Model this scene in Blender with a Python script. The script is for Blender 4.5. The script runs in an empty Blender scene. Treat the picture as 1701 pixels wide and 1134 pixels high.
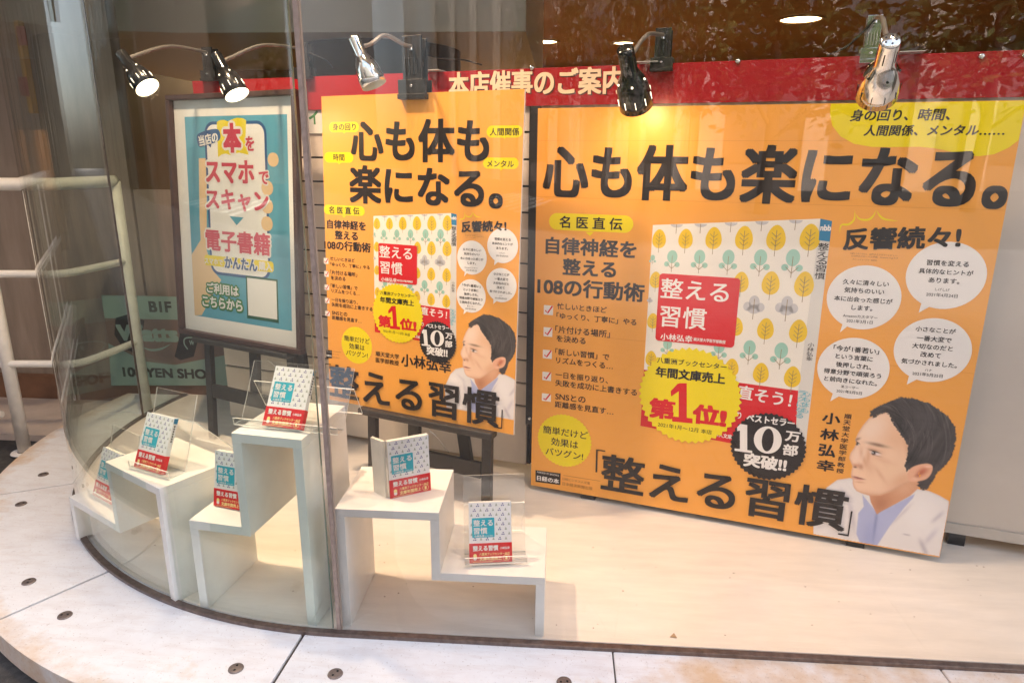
import bpy, bmesh, math, random
import numpy as np
from mathutils import Vector, Matrix
from mathutils.geometry import tessellate_polygon
random.seed(7)
S = bpy.context.scene
COL = S.collection
R = math.radians

# ------------------------------------------------------------------ camera
PW, PH, FPX = 1701.0, 1134.0, 1134.0
PITCH, ROLL, YAW, CH = R(15.3), R(0.4), R(3.8), 1.15
c_f = Vector((-math.sin(YAW)*math.cos(PITCH), math.cos(YAW)*math.cos(PITCH), -math.sin(PITCH)))
_r = Vector((math.cos(YAW), math.sin(YAW), 0)); _u = _r.cross(c_f)
c_r = _r*math.cos(ROLL)+_u*math.sin(ROLL); c_u = -_r*math.sin(ROLL)+_u*math.cos(ROLL)
CAM = Vector((0, 0, CH))
cam = bpy.data.cameras.new('camera'); cam.lens = 24.0; cam.sensor_width = 36.0
cam.clip_start = 0.02; cam.clip_end = 500
camo = bpy.data.objects.new('camera', cam); COL.objects.link(camo)
camo.matrix_world = Matrix(((c_r.x, c_u.x, -c_f.x, 0), (c_r.y, c_u.y, -c_f.y, 0), (c_r.z, c_u.z, -c_f.z, CH), (0, 0, 0, 1)))
S.camera = camo

# ------------------------------------------------------------------ sky, sun, exposure
SUN_EL, SUN_AZ = R(48), R(25)
w = bpy.data.worlds.new('World'); S.world = w; w.use_nodes = True
nt = w.node_tree; bg = nt.nodes['Background']
sky = nt.nodes.new('ShaderNodeTexSky'); sky.sky_type = 'NISHITA'; sky.sun_disc = False
sky.sun_elevation = SUN_EL; sky.sun_rotation = SUN_AZ; sky.dust_density = 4.0; sky.ozone_density = 0.4; sky.air_density = 1.0
hs = nt.nodes.new('ShaderNodeHueSaturation'); hs.inputs['Saturation'].default_value = 0.58
nt.links.new(sky.outputs[0], hs.inputs['Color']); nt.links.new(hs.outputs[0], bg.inputs[0])
bg.inputs[1].default_value = 0.15
sl = bpy.data.lights.new('sun', 'SUN'); sl.energy = 1.8; sl.angle = R(10); sl.color = (1, .95, .90)
so = bpy.data.objects.new('sun', sl); COL.objects.link(so)
sd = Vector((math.sin(SUN_AZ)*math.cos(SUN_EL), math.cos(SUN_AZ)*math.cos(SUN_EL), math.sin(SUN_EL)))
so.rotation_euler = sd.to_track_quat('Z', 'Y').to_euler()
S.view_settings.view_transform = 'Standard'; S.view_settings.look = 'None'
S.view_settings.exposure = 2.5; S.view_settings.gamma = 1.0
cy = S.cycles
cy.use_denoising = True; cy.transparent_max_bounces = 40; cy.max_bounces = 10
cy.caustics_reflective = False; cy.caustics_refractive = False; cy.sample_clamp_indirect = 4.0

# ------------------------------------------------------------------ materials
def srgb(r, g, b):
    f = lambda c: (c/255/12.92 if c/255 <= .04045 else ((c/255+.055)/1.055)**2.4)
    return (f(r), f(g), f(b))
MATS = {}
def pbr(name, col, rough=.5, metal=0., spec=.5, emit=None, es=0., noise=0., nscale=30., bump=0., bscale=200., stretch=None, coat=0.):
    if name in MATS: return MATS[name]
    m = bpy.data.materials.new(name); m.use_nodes = True; MATS[name] = m
    t = m.node_tree; p = t.nodes['Principled BSDF']
    p.inputs['Base Color'].default_value = (*col, 1); p.inputs['Roughness'].default_value = rough
    p.inputs['Metallic'].default_value = metal; p.inputs['Specular IOR Level'].default_value = spec
    p.inputs['Coat Weight'].default_value = coat
    if emit: p.inputs['Emission Color'].default_value = (*emit, 1); p.inputs['Emission Strength'].default_value = es
    if noise or bump:
        tc = t.nodes.new('ShaderNodeTexCoord'); mp = t.nodes.new('ShaderNodeMapping')
        t.links.new(tc.outputs['Object'], mp.inputs[0])
        if stretch: mp.inputs['Scale'].default_value = stretch
    if noise:
        n = t.nodes.new('ShaderNodeTexNoise'); n.inputs['Scale'].default_value = nscale; n.inputs['Detail'].default_value = 8
        n.inputs['Roughness'].default_value = .65
        t.links.new(mp.outputs[0], n.inputs['Vector'])
        r = t.nodes.new('ShaderNodeValToRGB'); r.color_ramp.elements[0].position = .3; r.color_ramp.elements[1].position = .72
        r.color_ramp.elements[0].color = (*[c*(1-noise) for c in col], 1); r.color_ramp.elements[1].color = (*[min(1, c*(1+noise*.6)) for c in col], 1)
        t.links.new(n.outputs['Fac'], r.inputs[0]); t.links.new(r.outputs[0], p.inputs['Base Color'])
    if bump:
        n2 = t.nodes.new('ShaderNodeTexNoise'); n2.inputs['Scale'].default_value = bscale; n2.inputs['Detail'].default_value = 4
        t.links.new(mp.outputs[0], n2.inputs['Vector'])
        b = t.nodes.new('ShaderNodeBump'); b.inputs['Strength'].default_value = bump; b.inputs['Distance'].default_value = .004
        t.links.new(n2.outputs['Fac'], b.inputs['Height']); t.links.new(b.outputs[0], p.inputs['Normal'])
    return m
def glass_mat(name, tint, f0=.04, rough=0.):
    m = bpy.data.materials.new(name); m.use_nodes = True; t = m.node_tree; t.nodes.clear()
    out = t.nodes.new('ShaderNodeOutputMaterial'); mix = t.nodes.new('ShaderNodeMixShader')
    tr = t.nodes.new('ShaderNodeBsdfTransparent'); tr.inputs[0].default_value = (*tint, 1)
    gl = t.nodes.new('ShaderNodeBsdfGlossy'); gl.inputs['Roughness'].default_value = rough; gl.inputs[0].default_value = (1, 1, 1, 1)
    lw = t.nodes.new('ShaderNodeLayerWeight'); lw.inputs[0].default_value = .5
    pw = t.nodes.new('ShaderNodeMath'); pw.operation = 'POWER'; pw.inputs[1].default_value = 5
    ma = t.nodes.new('ShaderNodeMath'); ma.operation = 'MULTIPLY_ADD'; ma.inputs[1].default_value = 1-f0; ma.inputs[2].default_value = f0
    t.links.new(lw.outputs['Facing'], pw.inputs[0]); t.links.new(pw.outputs[0], ma.inputs[0])
    t.links.new(ma.outputs[0], mix.inputs[0]); t.links.new(tr.outputs[0], mix.inputs[1]); t.links.new(gl.outputs[0], mix.inputs[2])
    t.links.new(mix.outputs[0], out.inputs[0]); MATS[name] = m
    return m
M_GLASS = glass_mat('shop glass', (.985, .988, .984), .032)
M_CURVED = glass_mat('curved glass', (.944, .980, .958), .042)
M_ACR = glass_mat('clear acrylic', (.97, .975, .975), .045)
M_ACRE = pbr('acrylic cut edge', (.8, .82, .8), .25, spec=.6)
PAPER = dict(rough=.32, spec=.42)
def ink(name, rgb): return pbr(name, srgb(*rgb), **PAPER)
I = dict(orange=ink('poster orange', (241, 169, 74)), seam=ink('seam orange', (216, 146, 60)), black=ink('ink black', (34, 28, 26)), yellow=ink('ink yellow', (240, 220, 20)),
         white=ink('ink white', (240, 238, 235)), red=ink('ink red', (214, 30, 36)), cream=ink('book cream', (240, 236, 226)),
         leaf=ink('leaf yellow', (238, 200, 40)), mint=ink('leaf mint', (158, 206, 190)), grey=ink('leaf grey', (200, 200, 202)),
         twig=ink('twig brown', (150, 130, 90)), blue=ink('spine blue', (48, 130, 175)), cyan=ink('label cyan', (50, 178, 200)),
         spine=ink('spine white', (222, 220, 214)), brown=ink('ink brown', (140, 90, 40)), teal=ink('poster teal', (94, 170, 198)),
         navy=ink('ink navy', (38, 84, 142)), beige=ink('hand beige', (238, 205, 158)), crim=ink('ink crimson', (205, 62, 84)),
         green=ink('ink green', (60, 130, 72)), qrgreen=ink('ink dark green', (30, 92, 60)), gold=ink('ink pale gold', (246, 226, 150)),
         paperw=ink('paper white', (246, 245, 243)), sky=ink('ink cyan text', (120, 190, 205)), lilac=ink('ink violet', (96, 92, 150)),
         sage=ink('ink sage', (176, 182, 168)))
M_WHITE = pbr('white laminate', (.82, .82, .80), .38, noise=.07, nscale=14, bump=.02)
M_BLK = pbr('black lacquer', (.010, .010, .011), .16, coat=.1)
M_PLAST = pbr('black plastic', (.014, .014, .015), .42, noise=.2, nscale=90)
M_CHROME = pbr('chrome', (.80, .80, .79), .10, metal=1)
M_WOODBLK = pbr('black stained wood', (.030, .027, .026), .5, noise=.35, nscale=26, stretch=(4, 4, .5), bump=.12, bscale=90)
M_FRAME = pbr('dark walnut frame', (.055, .026, .022), .42, noise=.35, nscale=30, stretch=(5, 5, .6))
M_STEEL = pbr('brushed bronze', (.20, .15, .13), .38, metal=.7, noise=.4, nscale=60, bump=.1)
M_RAIL = pbr('white painted pipe', (.80, .75, .70), .35, noise=.1, nscale=25)
M_BOLT = pbr('bolt cap', (.24, .19, .17), .45, metal=.5, noise=.3, nscale=120)
M_DARK = pbr('dark hole', (.006, .006, .006), .8)
M_GLOW = pbr('lamp glow', (1, .9, .7), .5, emit=(1, .90, .72), es=1.4)
M_SHADEGLOW = pbr('shade and slot glow', (1, .9, .7), .5, emit=(1, .84, .6), es=.6)  # emission stands in for bulb light in slots and on inner shade walls
M_DOWN = pbr('downlight glow', (1, .8, .5), .5, emit=(1, .72, .38), es=2.6)
M_SEAL = pbr('dark joint sealant', (.12, .09, .08), .8, noise=.4, nscale=60)
M_INNER = pbr('cream enamel', (.72, .68, .50), .4)

# ------------------------------------------------------------------ object helpers
def link(o, parent=None):
    COL.objects.link(o)
    if parent: o.parent = parent
    return o
def tag(o, label=None, cat=None, group=None, kind=None):
    if label: o['label'] = label
    if cat: o['category'] = cat
    if group: o['group'] = group
    if kind: o['kind'] = kind
    return o
def empty(name, mat=None, label=None, cat=None, group=None):
    o = bpy.data.objects.new(name, None); link(o); o.empty_display_size = .05
    if mat is not None: o.matrix_world = mat
    return tag(o, label, cat, group)
def copy_tree(o, parent=None):
    c = o.copy(); link(c, parent)
    for ch in o.children: copy_tree(ch, c)
    return c
class MB:
    """collects shapes, links them as ONE mesh object"""
    def __init__(s): s.v = []; s.f = []; s.m = []; s.mats = []; s.sm = []
    def mi(s, m):
        if m not in s.mats: s.mats.append(m)
        return s.mats.index(m)
    def add(s, vs, fs, m, smooth=False):
        b = len(s.v); s.v += [tuple(x) for x in vs]; k = s.mi(m)
        for f in fs: s.f.append(tuple(i+b for i in f)); s.m.append(k); s.sm.append(smooth)
        return s
    def box(s, a, b, m, T=None):
        x0, y0, z0 = a; x1, y1, z1 = b
        vs = [Vector(p) for p in ((x0,y0,z0),(x1,y0,z0),(x1,y1,z0),(x0,y1,z0),(x0,y0,z1),(x1,y0,z1),(x1,y1,z1),(x0,y1,z1))]
        if T is not None: vs = [T @ p for p in vs]
        return s.add(vs, [(0,3,2,1),(4,5,6,7),(0,1,5,4),(1,2,6,5),(2,3,7,6),(3,0,4,7)], m)
    def bar(s, p, q, wd, th, m, side=Vector((1, 0, 0))):
        p = Vector(p); q = Vector(q); d = (q-p).normalized(); a = (side-d*side.dot(d)).normalized(); b = d.cross(a)
        vs = [c+a*i*wd/2+b*j*th/2 for c in (p, q) for i, j in ((-1,-1),(1,-1),(1,1),(-1,1))]
        return s.add(vs, [(3,2,1,0),(4,5,6,7),(0,1,5,4),(1,2,6,5),(2,3,7,6),(3,0,4,7)], m)
    def tube(s, pts, r, m, n=12, cap=True):
        pts = [Vector(p) for p in pts]; rings = []
        ref = Vector((0, 0, 1))
        for i, p in enumerate(pts):
            d = (pts[min(i+1, len(pts)-1)]-pts[max(i-1, 0)]).normalized()
            a = d.cross(ref)
            if a.length < .05: a = d.cross(Vector((1, 0, 0)))
            a.normalize(); b = d.cross(a)
            rr = r[i] if isinstance(r, (list, tuple)) else r
            rings.append([p+a*rr*math.cos(2*math.pi*k/n)+b*rr*math.sin(2*math.pi*k/n) for k in range(n)])
        vs = [v for g in rings for v in g]
        fs = [(i*n+k, i*n+(k+1) % n, (i+1)*n+(k+1) % n, (i+1)*n+k) for i in range(len(pts)-1) for k in range(n)]
        s.add(vs, fs, m, True)
        if cap:
            s.add(rings[0], [tuple(range(n))], m); s.add(rings[-1], [tuple(reversed(range(n)))], m)
        return s
    def lathe(s, prof, m, T, n=40):
        vs = [T @ Vector((r*math.cos(2*math.pi*k/n), r*math.sin(2*math.pi*k/n), z)) for r, z in prof for k in range(n)]
        fs = [(i*n+k, i*n+(k+1) % n, (i+1)*n+(k+1) % n, (i+1)*n+k) for i in range(len(prof)-1) for k in range(n)]
        return s.add(vs, fs, m, True)
    def prism(s, poly, z0, z1, m, T=None, smooth=False):
        n = len(poly); vs = [Vector((x, y, z)) for z in (z0, z1) for x, y in poly]
        if T is not None: vs = [T @ p for p in vs]
        tri = tessellate_polygon([[Vector((x, y, 0)) for x, y in poly]])
        s.add(vs, [tuple(t) for t in tri]+[tuple(i+n for i in t) for t in tri], m)
        return s.add(vs, [(i, (i+1) % n, n+(i+1) % n, n+i) for i in range(n)], m, smooth)
    def build(s, name, parent=None, bevel=0.):
        me = bpy.data.meshes.new(name); me.from_pydata(s.v, [], s.f)
        for m in s.mats: me.materials.append(m)
        me.polygons.foreach_set('material_index', s.m); me.polygons.foreach_set('use_smooth', s.sm)
        bm = bmesh.new(); bm.from_mesh(me); bmesh.ops.remove_doubles(bm, verts=bm.verts, dist=1e-6)
        bmesh.ops.recalc_face_normals(bm, faces=bm.faces); bm.to_mesh(me); bm.free()
        o = link(bpy.data.objects.new(name, me), parent)
        if bevel:
            b = o.modifiers.new('bevel', 'BEVEL'); b.width = bevel; b.segments = 2; b.limit_method = 'ANGLE'
        return o
def curve_pts(pts, n=10):
    """Catmull-Rom through the points"""
    P = [Vector(p) for p in pts]; P = [P[0]*2-P[1]]+P+[P[-1]*2-P[-2]]; out = []
    for i in range(1, len(P)-2):
        for k in range(n):
            t = k/n; a, b, c, d = P[i-1:i+3]
            out.append(.5*((2*b)+(c-a)*t+(2*a-5*b+4*c-d)*t*t+(3*b-3*c+d-a)*t**3))
    return out+[P[-2]]

# pixel of the photograph -> point on a real plane (used to read sizes off the photograph)
def ray(x, y): return (c_f*FPX+c_r*(x-PW/2)-c_u*(y-PH/2)).normalized()
def onz(x, y, z=0.):
    d = ray(x, y); return CAM+d*((z-CH)/d.z)
def onplane(x, y, P, n):
    d = ray(x, y); return CAM+d*((P-CAM).dot(n)/d.dot(n))
class Frame:
    """a board standing at A, running along e, leaning back; X right, -Y front, Z up"""
    def __init__(s, A, ang, lean):
        s.A = Vector(A); s.e = Vector((math.cos(ang), -math.sin(ang), 0)); back = Vector((math.sin(ang), math.cos(ang), 0))
        s.u = Vector((0, 0, 1))*math.cos(lean)+back*math.sin(lean); s.n = s.e.cross(s.u)*-1
        if s.n.dot(back) > 0: s.n = -s.n                # n = front
        b = -s.n
        s.M = Matrix(((s.e.x, b.x, s.u.x, s.A.x), (s.e.y, b.y, s.u.y, s.A.y), (s.e.z, b.z, s.u.z, s.A.z), (0, 0, 0, 1)))
    def loc(s, p):
        q = onplane(p[0], p[1], s.A, s.n)-s.A
        return (q.dot(s.e), q.dot(s.u))
    def pt(s, u, v, d=0.): return s.A+s.e*u+s.u*v-s.n*d   # d = behind the board

# ------------------------------------------------------------------ flat printed art
GLY = {}
def glyphs(t):
    if t in GLY: return GLY[t]
    cu = bpy.data.curves.new('lettering', 'FONT'); cu.body = t; cu.size = 1; cu.resolution_u = 5
    o = bpy.data.objects.new('lettering', cu); COL.objects.link(o)
    dg = bpy.context.evaluated_depsgraph_get(); dg.update()
    ev = o.evaluated_get(dg); me = ev.to_mesh(); me.calc_loop_triangles()
    v = np.empty(len(me.vertices)*3); me.vertices.foreach_get('co', v); v = v.reshape(-1, 3)[:, :2]
    tr = np.empty(len(me.loop_triangles)*3, int); me.loop_triangles.foreach_get('vertices', tr); tr = tr.reshape(-1, 3)
    ev.to_mesh_clear(); bpy.data.objects.remove(o); bpy.data.curves.remove(cu)
    GLY[t] = (v, tr); return v, tr
LAY = 0.00016
class Art:
    """flat print: polygons and lettering, several inks, one mesh"""
    def __init__(s, L): s.L = L; s.vs = []; s.fs = []; s.ms = []; s.mats = []; s.n = 0
    def raw(s, uv, tris, m, lay):
        m = I[m] if isinstance(m, str) else m
        if m not in s.mats: s.mats.append(m)
        uv = np.asarray(uv, float); tris = np.asarray(tris, int)
        d = np.full(len(uv), -lay*LAY) if np.isscalar(lay) else -np.asarray(lay)*LAY
        a, b, c = uv[tris[:, 0]], uv[tris[:, 1]], uv[tris[:, 2]]
        cr = (b[:, 0]-a[:, 0])*(c[:, 1]-a[:, 1])-(b[:, 1]-a[:, 1])*(c[:, 0]-a[:, 0])
        tris = np.where((cr < 0)[:, None], tris[:, ::-1], tris)
        s.vs.append(np.column_stack([uv[:, 0], d, uv[:, 1]])); s.fs.append(tris+s.n); s.n += len(uv)
        s.ms += [s.mats.index(m)]*len(tris)
    def shape(s, uv, m, lay=1):
        tri = tessellate_polygon([[Vector((x, y, 0)) for x, y in uv]]); s.raw(uv, tri, m, lay)
    def poly(s, px, m, lay=1, smooth=0):
        p = [s.L(q) for q in px]
        if smooth: p = [(q.x, q.y) for q in curve_pts([(x, y, 0) for x, y in p+[p[0]]], smooth)][:-1]
        s.shape(p, m, lay)
    def disc(s, c, r, m, lay=1, n=48, teeth=0, depth=.06, ry=None):
        ry = ry or r; k = teeth*2 or n
        s.shape([(c[0]+r*(1-depth*(i % 2 if teeth else 0))*math.cos(2*math.pi*i/k), c[1]+ry*(1-depth*(i % 2 if teeth else 0))*math.sin(2*math.pi*i/k)) for i in range(k)], m, lay)
    def rrect(s, tl, br, r, m, lay=1):
        x0, x1 = min(tl[0], br[0]), max(tl[0], br[0]); y0, y1 = min(tl[1], br[1]), max(tl[1], br[1]); p = []
        r = min(r, (x1-x0)/2-1e-5, (y1-y0)/2-1e-5)
        for cx, cy_, a in ((x1-r, y1-r, 0), (x0+r, y1-r, 90), (x0+r, y0+r, 180), (x1-r, y0+r, 270)):
            p += [(cx+r*math.cos(R(a+k*15)), cy_+r*math.sin(R(a+k*15))) for k in range(7)]
        s.shape(p, m, lay)
    def stroke(s, pts, wd, m, lay=1, taper=False):
        P = [Vector(p) for p in pts]; L_, R_ = [], []
        for i, p in enumerate(P):
            d = (P[min(i+1, len(P)-1)]-P[max(i-1, 0)]).normalized(); n = Vector((-d.y, d.x))
            h = wd/2*(math.sin(math.pi*(i+.3)/(len(P)-.4)) if taper else 1)
            L_.append(p+n*h); R_.append(p-n*h)
        uv = [tuple(q) for q in L_+R_]; n = len(P)
        s.raw(uv, [t for i in range(n-1) for t in ((i, i+1, n+i), (i+1, n+i+1, n+i))], m, lay)
    def text(s, t, tl, br, m='black', b=.03, lay=3, local=False, slant=0., rot=0., grow=0., keep=True):
        """lettering fitted to the box tl-br; b = extra stroke weight, share of the letter height"""
        v, tr = glyphs(t)
        if not len(v): return
        a = tl if local else s.L(tl); c = br if local else s.L(br)
        W, H = c[0]-a[0], a[1]-c[1]
        lo, hi = v.min(0), v.max(0)
        hn = W*(hi[1]-lo[1])/(hi[0]-lo[0])          # the letters' own proportions
        h2 = min(max(H, hn*.96), hn*1.22) if keep and len(t) > 1 else H
        a = (a[0], a[1]+(h2-H)/2); c = (c[0], c[1]-(h2-H)/2); H = h2
        em = H/max(hi[1]-lo[1], .3)
        wx, wy = b*em, b*em*.8
        q = (v-lo)/np.maximum(hi-lo, 1e-6)
        q = np.column_stack([a[0]+wx+q[:, 0]*(W-2*wx), c[1]+wy+q[:, 1]*(H-2*wy)])
        if slant: q[:, 0] += (q[:, 1]-c[1]-H/2)*slant
        if rot:
            ca, sa = math.cos(rot), math.sin(rot); m0 = np.array([a[0]+W/2, c[1]+H/2]); d = q-m0
            q = m0+np.column_stack([d[:, 0]*ca-d[:, 1]*sa, d[:, 0]*sa+d[:, 1]*ca])
        wx += grow*em; wy += grow*em
        if b+grow <= 0: off = [(0, 0)]
        elif b+grow < .026: off = [(-1,-1),(1,-1),(1,1),(-1,1)]
        else: off = [(-1,-1),(0,-1),(1,-1),(1,0),(1,1),(0,1),(-1,1),(-1,0)]
        if grow: off = [(math.cos(k*math.pi/8), math.sin(k*math.pi/8)) for k in range(16)]
        for i, (x, y) in enumerate(off): s.raw(q+np.array([x*wx, y*wy]), tr, m, lay+i*.035)
    def vtext(s, t, tl, br, m='black', b=.03, lay=3):
        a, c = s.L(tl), s.L(br); n = len(t); h = (a[1]-c[1])/n
        wd = c[0]-a[0]
        for i, ch in enumerate(t): s.text(ch, (a[0], a[1]-h*(i+.04)), (c[0], a[1]-h*(i+.94)), m, b, lay, local=True)
    def build(s, name, parent):
        me = bpy.data.meshes.new(name); v = np.concatenate(s.vs); f = np.concatenate(s.fs)
        me.from_pydata(v.tolist(), [], f.tolist())
        for m in s.mats: me.materials.append(m)
        me.polygons.foreach_set('material_index', s.ms); me.update()
        return link(bpy.data.objects.new(name, me), parent)
def Z(ox, oy, sc): return lambda x, y: (ox+x/sc, oy+y/sc)

# ------------------------------------------------------------------ the ground and the ledge
CX, CY, RG = -.525, 2.74, 1.312
def arc(r, a0, a1, n): return [(CX+r*math.cos(R(a0+(a1-a0)*i/n)), CY+r*math.sin(R(a0+(a1-a0)*i/n))) for i in range(n+1)]
def slab(name, poly, z0, z1, m): return MB().prism(poly, z0, z1, m).build(name)
M_ASPH = pbr('dark paving', (.06, .055, .052), .8, noise=.5, nscale=40, bump=.6, bscale=160)
tag(MB().add([(-60,-60,-.074),(60,-60,-.074),(60,3.3,-.074),(-60,3.3,-.074)], [(0,1,2,3)], M_ASPH).build('pavement'), kind='structure')
def ledge_mat():
    m = pbr('pale stone', (.80, .76, .735), .42); t = m.node_tree; p = t.nodes['Principled BSDF']
    tc = t.nodes.new('ShaderNodeTexCoord'); geo = tc.outputs['Object']
    def noise(sc, det, st=(1, 1, 1)):
        mp = t.nodes.new('ShaderNodeMapping'); mp.inputs['Scale'].default_value = st; mp.inputs['Rotation'].default_value = (0, 0, .5)
        n = t.nodes.new('ShaderNodeTexNoise'); n.inputs['Scale'].default_value = sc; n.inputs['Detail'].default_value = det
        n.inputs['Roughness'].default_value = .7; t.links.new(geo, mp.inputs[0]); t.links.new(mp.outputs[0], n.inputs['Vector']); return n.outputs['Fac']
    def ramp(src, p0, c0, p1, c1):
        r = t.nodes.new('ShaderNodeValToRGB'); r.color_ramp.elements[0].position = p0; r.color_ramp.elements[1].position = p1
        r.color_ramp.elements[0].color = (*c0, 1); r.color_ramp.elements[1].color = (*c1, 1); t.links.new(src, r.inputs[0]); return r.outputs[0]
    def mult(a, b):
        x = t.nodes.new('ShaderNodeMix'); x.data_type = 'RGBA'; x.blend_type = 'MULTIPLY'; x.inputs[0].default_value = 1
        t.links.new(a, x.inputs[6]); t.links.new(b, x.inputs[7]); return x.outputs[2]
    base = ramp(noise(14, 9), .25, (.84, .80, .785), .7, (.92, .90, .89))
    vein = ramp(noise(7, 10, (1, 5, 1)),   .40, (.94, .915, .90), .52, (1, 1, 1))
    stain = ramp(noise(3.1, 7), .60, (1, 1, 1), .76, (.84, .66, .48))
    speck = ramp(noise(160, 3), .30, (.72, .66, .62), .38, (1, 1, 1))
    # rust stains gather along the outer rim
    sep = t.nodes.new('ShaderNodeVectorMath'); sep.operation = 'DISTANCE'; sep.inputs[1].default_value = (CX, CY, 0)
    cmb = t.nodes.new('ShaderNodeVectorMath'); cmb.operation = 'MULTIPLY'; cmb.inputs[1].default_value = (1, 1, 0)
    t.links.new(geo, cmb.inputs[0]); t.links.new(cmb.outputs[0], sep.inputs[0])
    mr = t.nodes.new('ShaderNodeMapRange'); mr.inputs[1].default_value = 1.47; mr.inputs[2].default_value = 1.62; mr.inputs[3].default_value = 0; mr.inputs[4].default_value = .40
    t.links.new(sep.outputs['Value'], mr.inputs[0])
    ad = t.nodes.new('ShaderNodeMath'); ad.operation = 'ADD'; t.links.new(noise(4.2, 8), ad.inputs[0]); t.links.new(mr.outputs[0], ad.inputs[1])
    rim = ramp(ad.outputs[0], .74, (1, 1, 1), 1.0, (.80, .58, .38))
    t.links.new(mult(mult(mult(mult(base, vein), speck), stain), rim), p.inputs['Base Color'])
    return m
M_STONE = ledge_mat()
RI, RO = 1.285, 1.62
# radial slabs of the curved ledge, with open joints, then straight slabs
cuts = [177, 207, 236.7, 266.4]
xs = [-.525]
for k in range(len(cuts)-1):
    g = .16
    a = arc(RO, cuts[k]+g, cuts[k+1]-g, 16)+list(reversed(arc(RI, cuts[k]+g*1.3, cuts[k+1]-g*1.3, 16)))
    tag(MB().prism(a, -.065, -.004, M_STONE).build('stone_ledge', bevel=.003), kind='structure')
tag(MB().prism(arc(RO, 120, 176.8, 16)+list(reversed(arc(RI, 120, 176.8, 16))), -.065, -.004, M_STONE).build('stone_ledge', bevel=.003), kind='structure')
g = .16
tag(MB().prism(arc(RO, 266.4+g, 270, 4)+[(.153, CY-RO), (.153, CY-RI)]+list(reversed(arc(RI, 266.4+g*1.3, 270, 4))), -.065, -.004, M_STONE).build('stone_ledge', bevel=.003), kind='structure')
for x0, x1 in ((.157, .916), (.920, 1.68), (1.684, 2.6)):
    tag(MB().prism([(x0, CY-RO), (x1, CY-RO), (x1, CY-RI), (x0, CY-RI)], -.065, -.004, M_STONE).build('stone_ledge', bevel=.003), kind='structure')
tag(MB().prism(arc(RO-.004, 120, 270, 48)+[(2.6, CY-RO+.004), (2.6, CY-RI), (CX, CY-RI)]+list(reversed(arc(RI, 120, 269, 48))), -.0735, -.012, pbr('joint grout', (.09, .07, .06), .9)).build('ledge_bed'), kind='structure')
# bolt caps
for bx, by in ((72,788),(35,837),(48,966),(108,1022),(392,1110),(557,1119),(937,1133)):
    p = onz(bx, by, -.004); a = random.random()*3
    T = Matrix.Translation(p) @ Matrix.Rotation(a, 4, 'Z')
    b = MB(); b.lathe([(0, .0035), (.0135, .0035), (.0165, .0028), (.0175, .0005)], M_BOLT, T, 28)
    for sx in (-1, 1): b.lathe([(0, .0042), (.0028, .0042), (.0028, .003)], M_DARK, T @ Matrix.Translation((sx*.0075, 0, 0)), 10)
    where = {72: 'farthest back on the curved ledge by the railing', 35: 'nearest the left edge of the photo', 48: 'on the rust stained left slab', 108: 'on the large front left slab beside its joint',
             392: 'on the curved slab in front of the middle shelf', 557: 'right of the slab joint below the vertical seam', 937: 'half cut by the bottom edge of the photo'}[bx]
    tag(b.build('bolt_cap'), 'round bronze two-hole bolt cap '+where, 'bolt', 'bolt caps in the stone ledge')
# bronze sill under the glass
def strip(r0, r1, x1, z0, z1, m, a0=128):
    return arc(r1, a0, 270, 60)+[(x1, CY-r1), (x1, CY-r0)]+list(reversed(arc(r0, a0, 270, 60)))
sill = MB()
sill.prism(strip(RG+.006, RG+.024, 2.6, 0, 0, M_STEEL), -.010, .006, M_STEEL)
tag(sill.build('window_sill', bevel=.0015), 'narrow brown bronze sill rail running under the curved glass', 'sill')

# ------------------------------------------------------------------ display floor
def floor_mat():
    m = pbr('display floor', (.80, .75, .685), .36, noise=.10, nscale=5, bump=.05, bscale=300, stretch=(1, 5, 1)); return m
fl = arc(RG-.004, 128, 270, 60)+[(2.6, CY-RG+.004), (2.6, 2.2), (1.2, 2.5), (-1.2, 3.0)]
tag(slab('floor', fl, -.07, 0, floor_mat()), kind='structure')
fp = MB()
for k in range(60):
    x, y = random.uniform(-1.3, 1.3), random.uniform(1.47, 1.9)
    if (x-CX)**2+(y-CY)**2 > 1.2**2 and x < CX: continue
    fp.lathe([(0, .0012), (random.uniform(.0012, .0026), .0006)], pbr('grit', (.2, .13, .08), .8), Matrix.Translation((x, y, .0002)), 6)
p = onz(1118, 1056, .001)
fp.add([p+Vector((-.009, -.004, 0)), p+Vector((.009, -.006, .001)), p+Vector((.004, .012, .001))], [(0, 1, 2)], pbr('grit chip', (.36, .24, .13), .7))
tag(fp.build('grit'), kind='stuff', label='scattered specks and a chip of dirt on the display floor', cat='dirt')

# ------------------------------------------------------------------ glass
def pane(name, path, th, z0, z1, m, label, ends=(0, -1)):
    n = len(path); o_, i_ = [], []
    for k, p in enumerate(path):
        a, b = Vector(path[max(k-1, 0)]), Vector(path[min(k+1, n-1)]); d = (b-a).normalized(); nn = Vector((-d.y, d.x))
        o_.append(Vector(p)+nn*th/2); i_.append(Vector(p)-nn*th/2)
    b = MB(); vs = []
    for q in o_: vs += [(q.x, q.y, z0), (q.x, q.y, z1)]
    b.add(vs, [(2*k, 2*k+2, 2*k+3, 2*k+1) for k in range(n-1)], m, True)
    vs = []
    for q in i_: vs += [(q.x, q.y, z0), (q.x, q.y, z1)]
    b.add(vs, [(2*k+1, 2*k+3, 2*k+2, 2*k) for k in range(n-1)], m, True)
    e = MATS['glass edge']
    for k in ends:
        b.add([(o_[k].x, o_[k].y, z0), (i_[k].x, i_[k].y, z0), (i_[k].x, i_[k].y, z1), (o_[k].x, o_[k].y, z1)], [(0, 1, 2, 3)], e)
    return tag(b.build(name), label, 'window glass')
pbr('glass edge', (.25, .36, .31), .2)
ZT = 2.45
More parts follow.
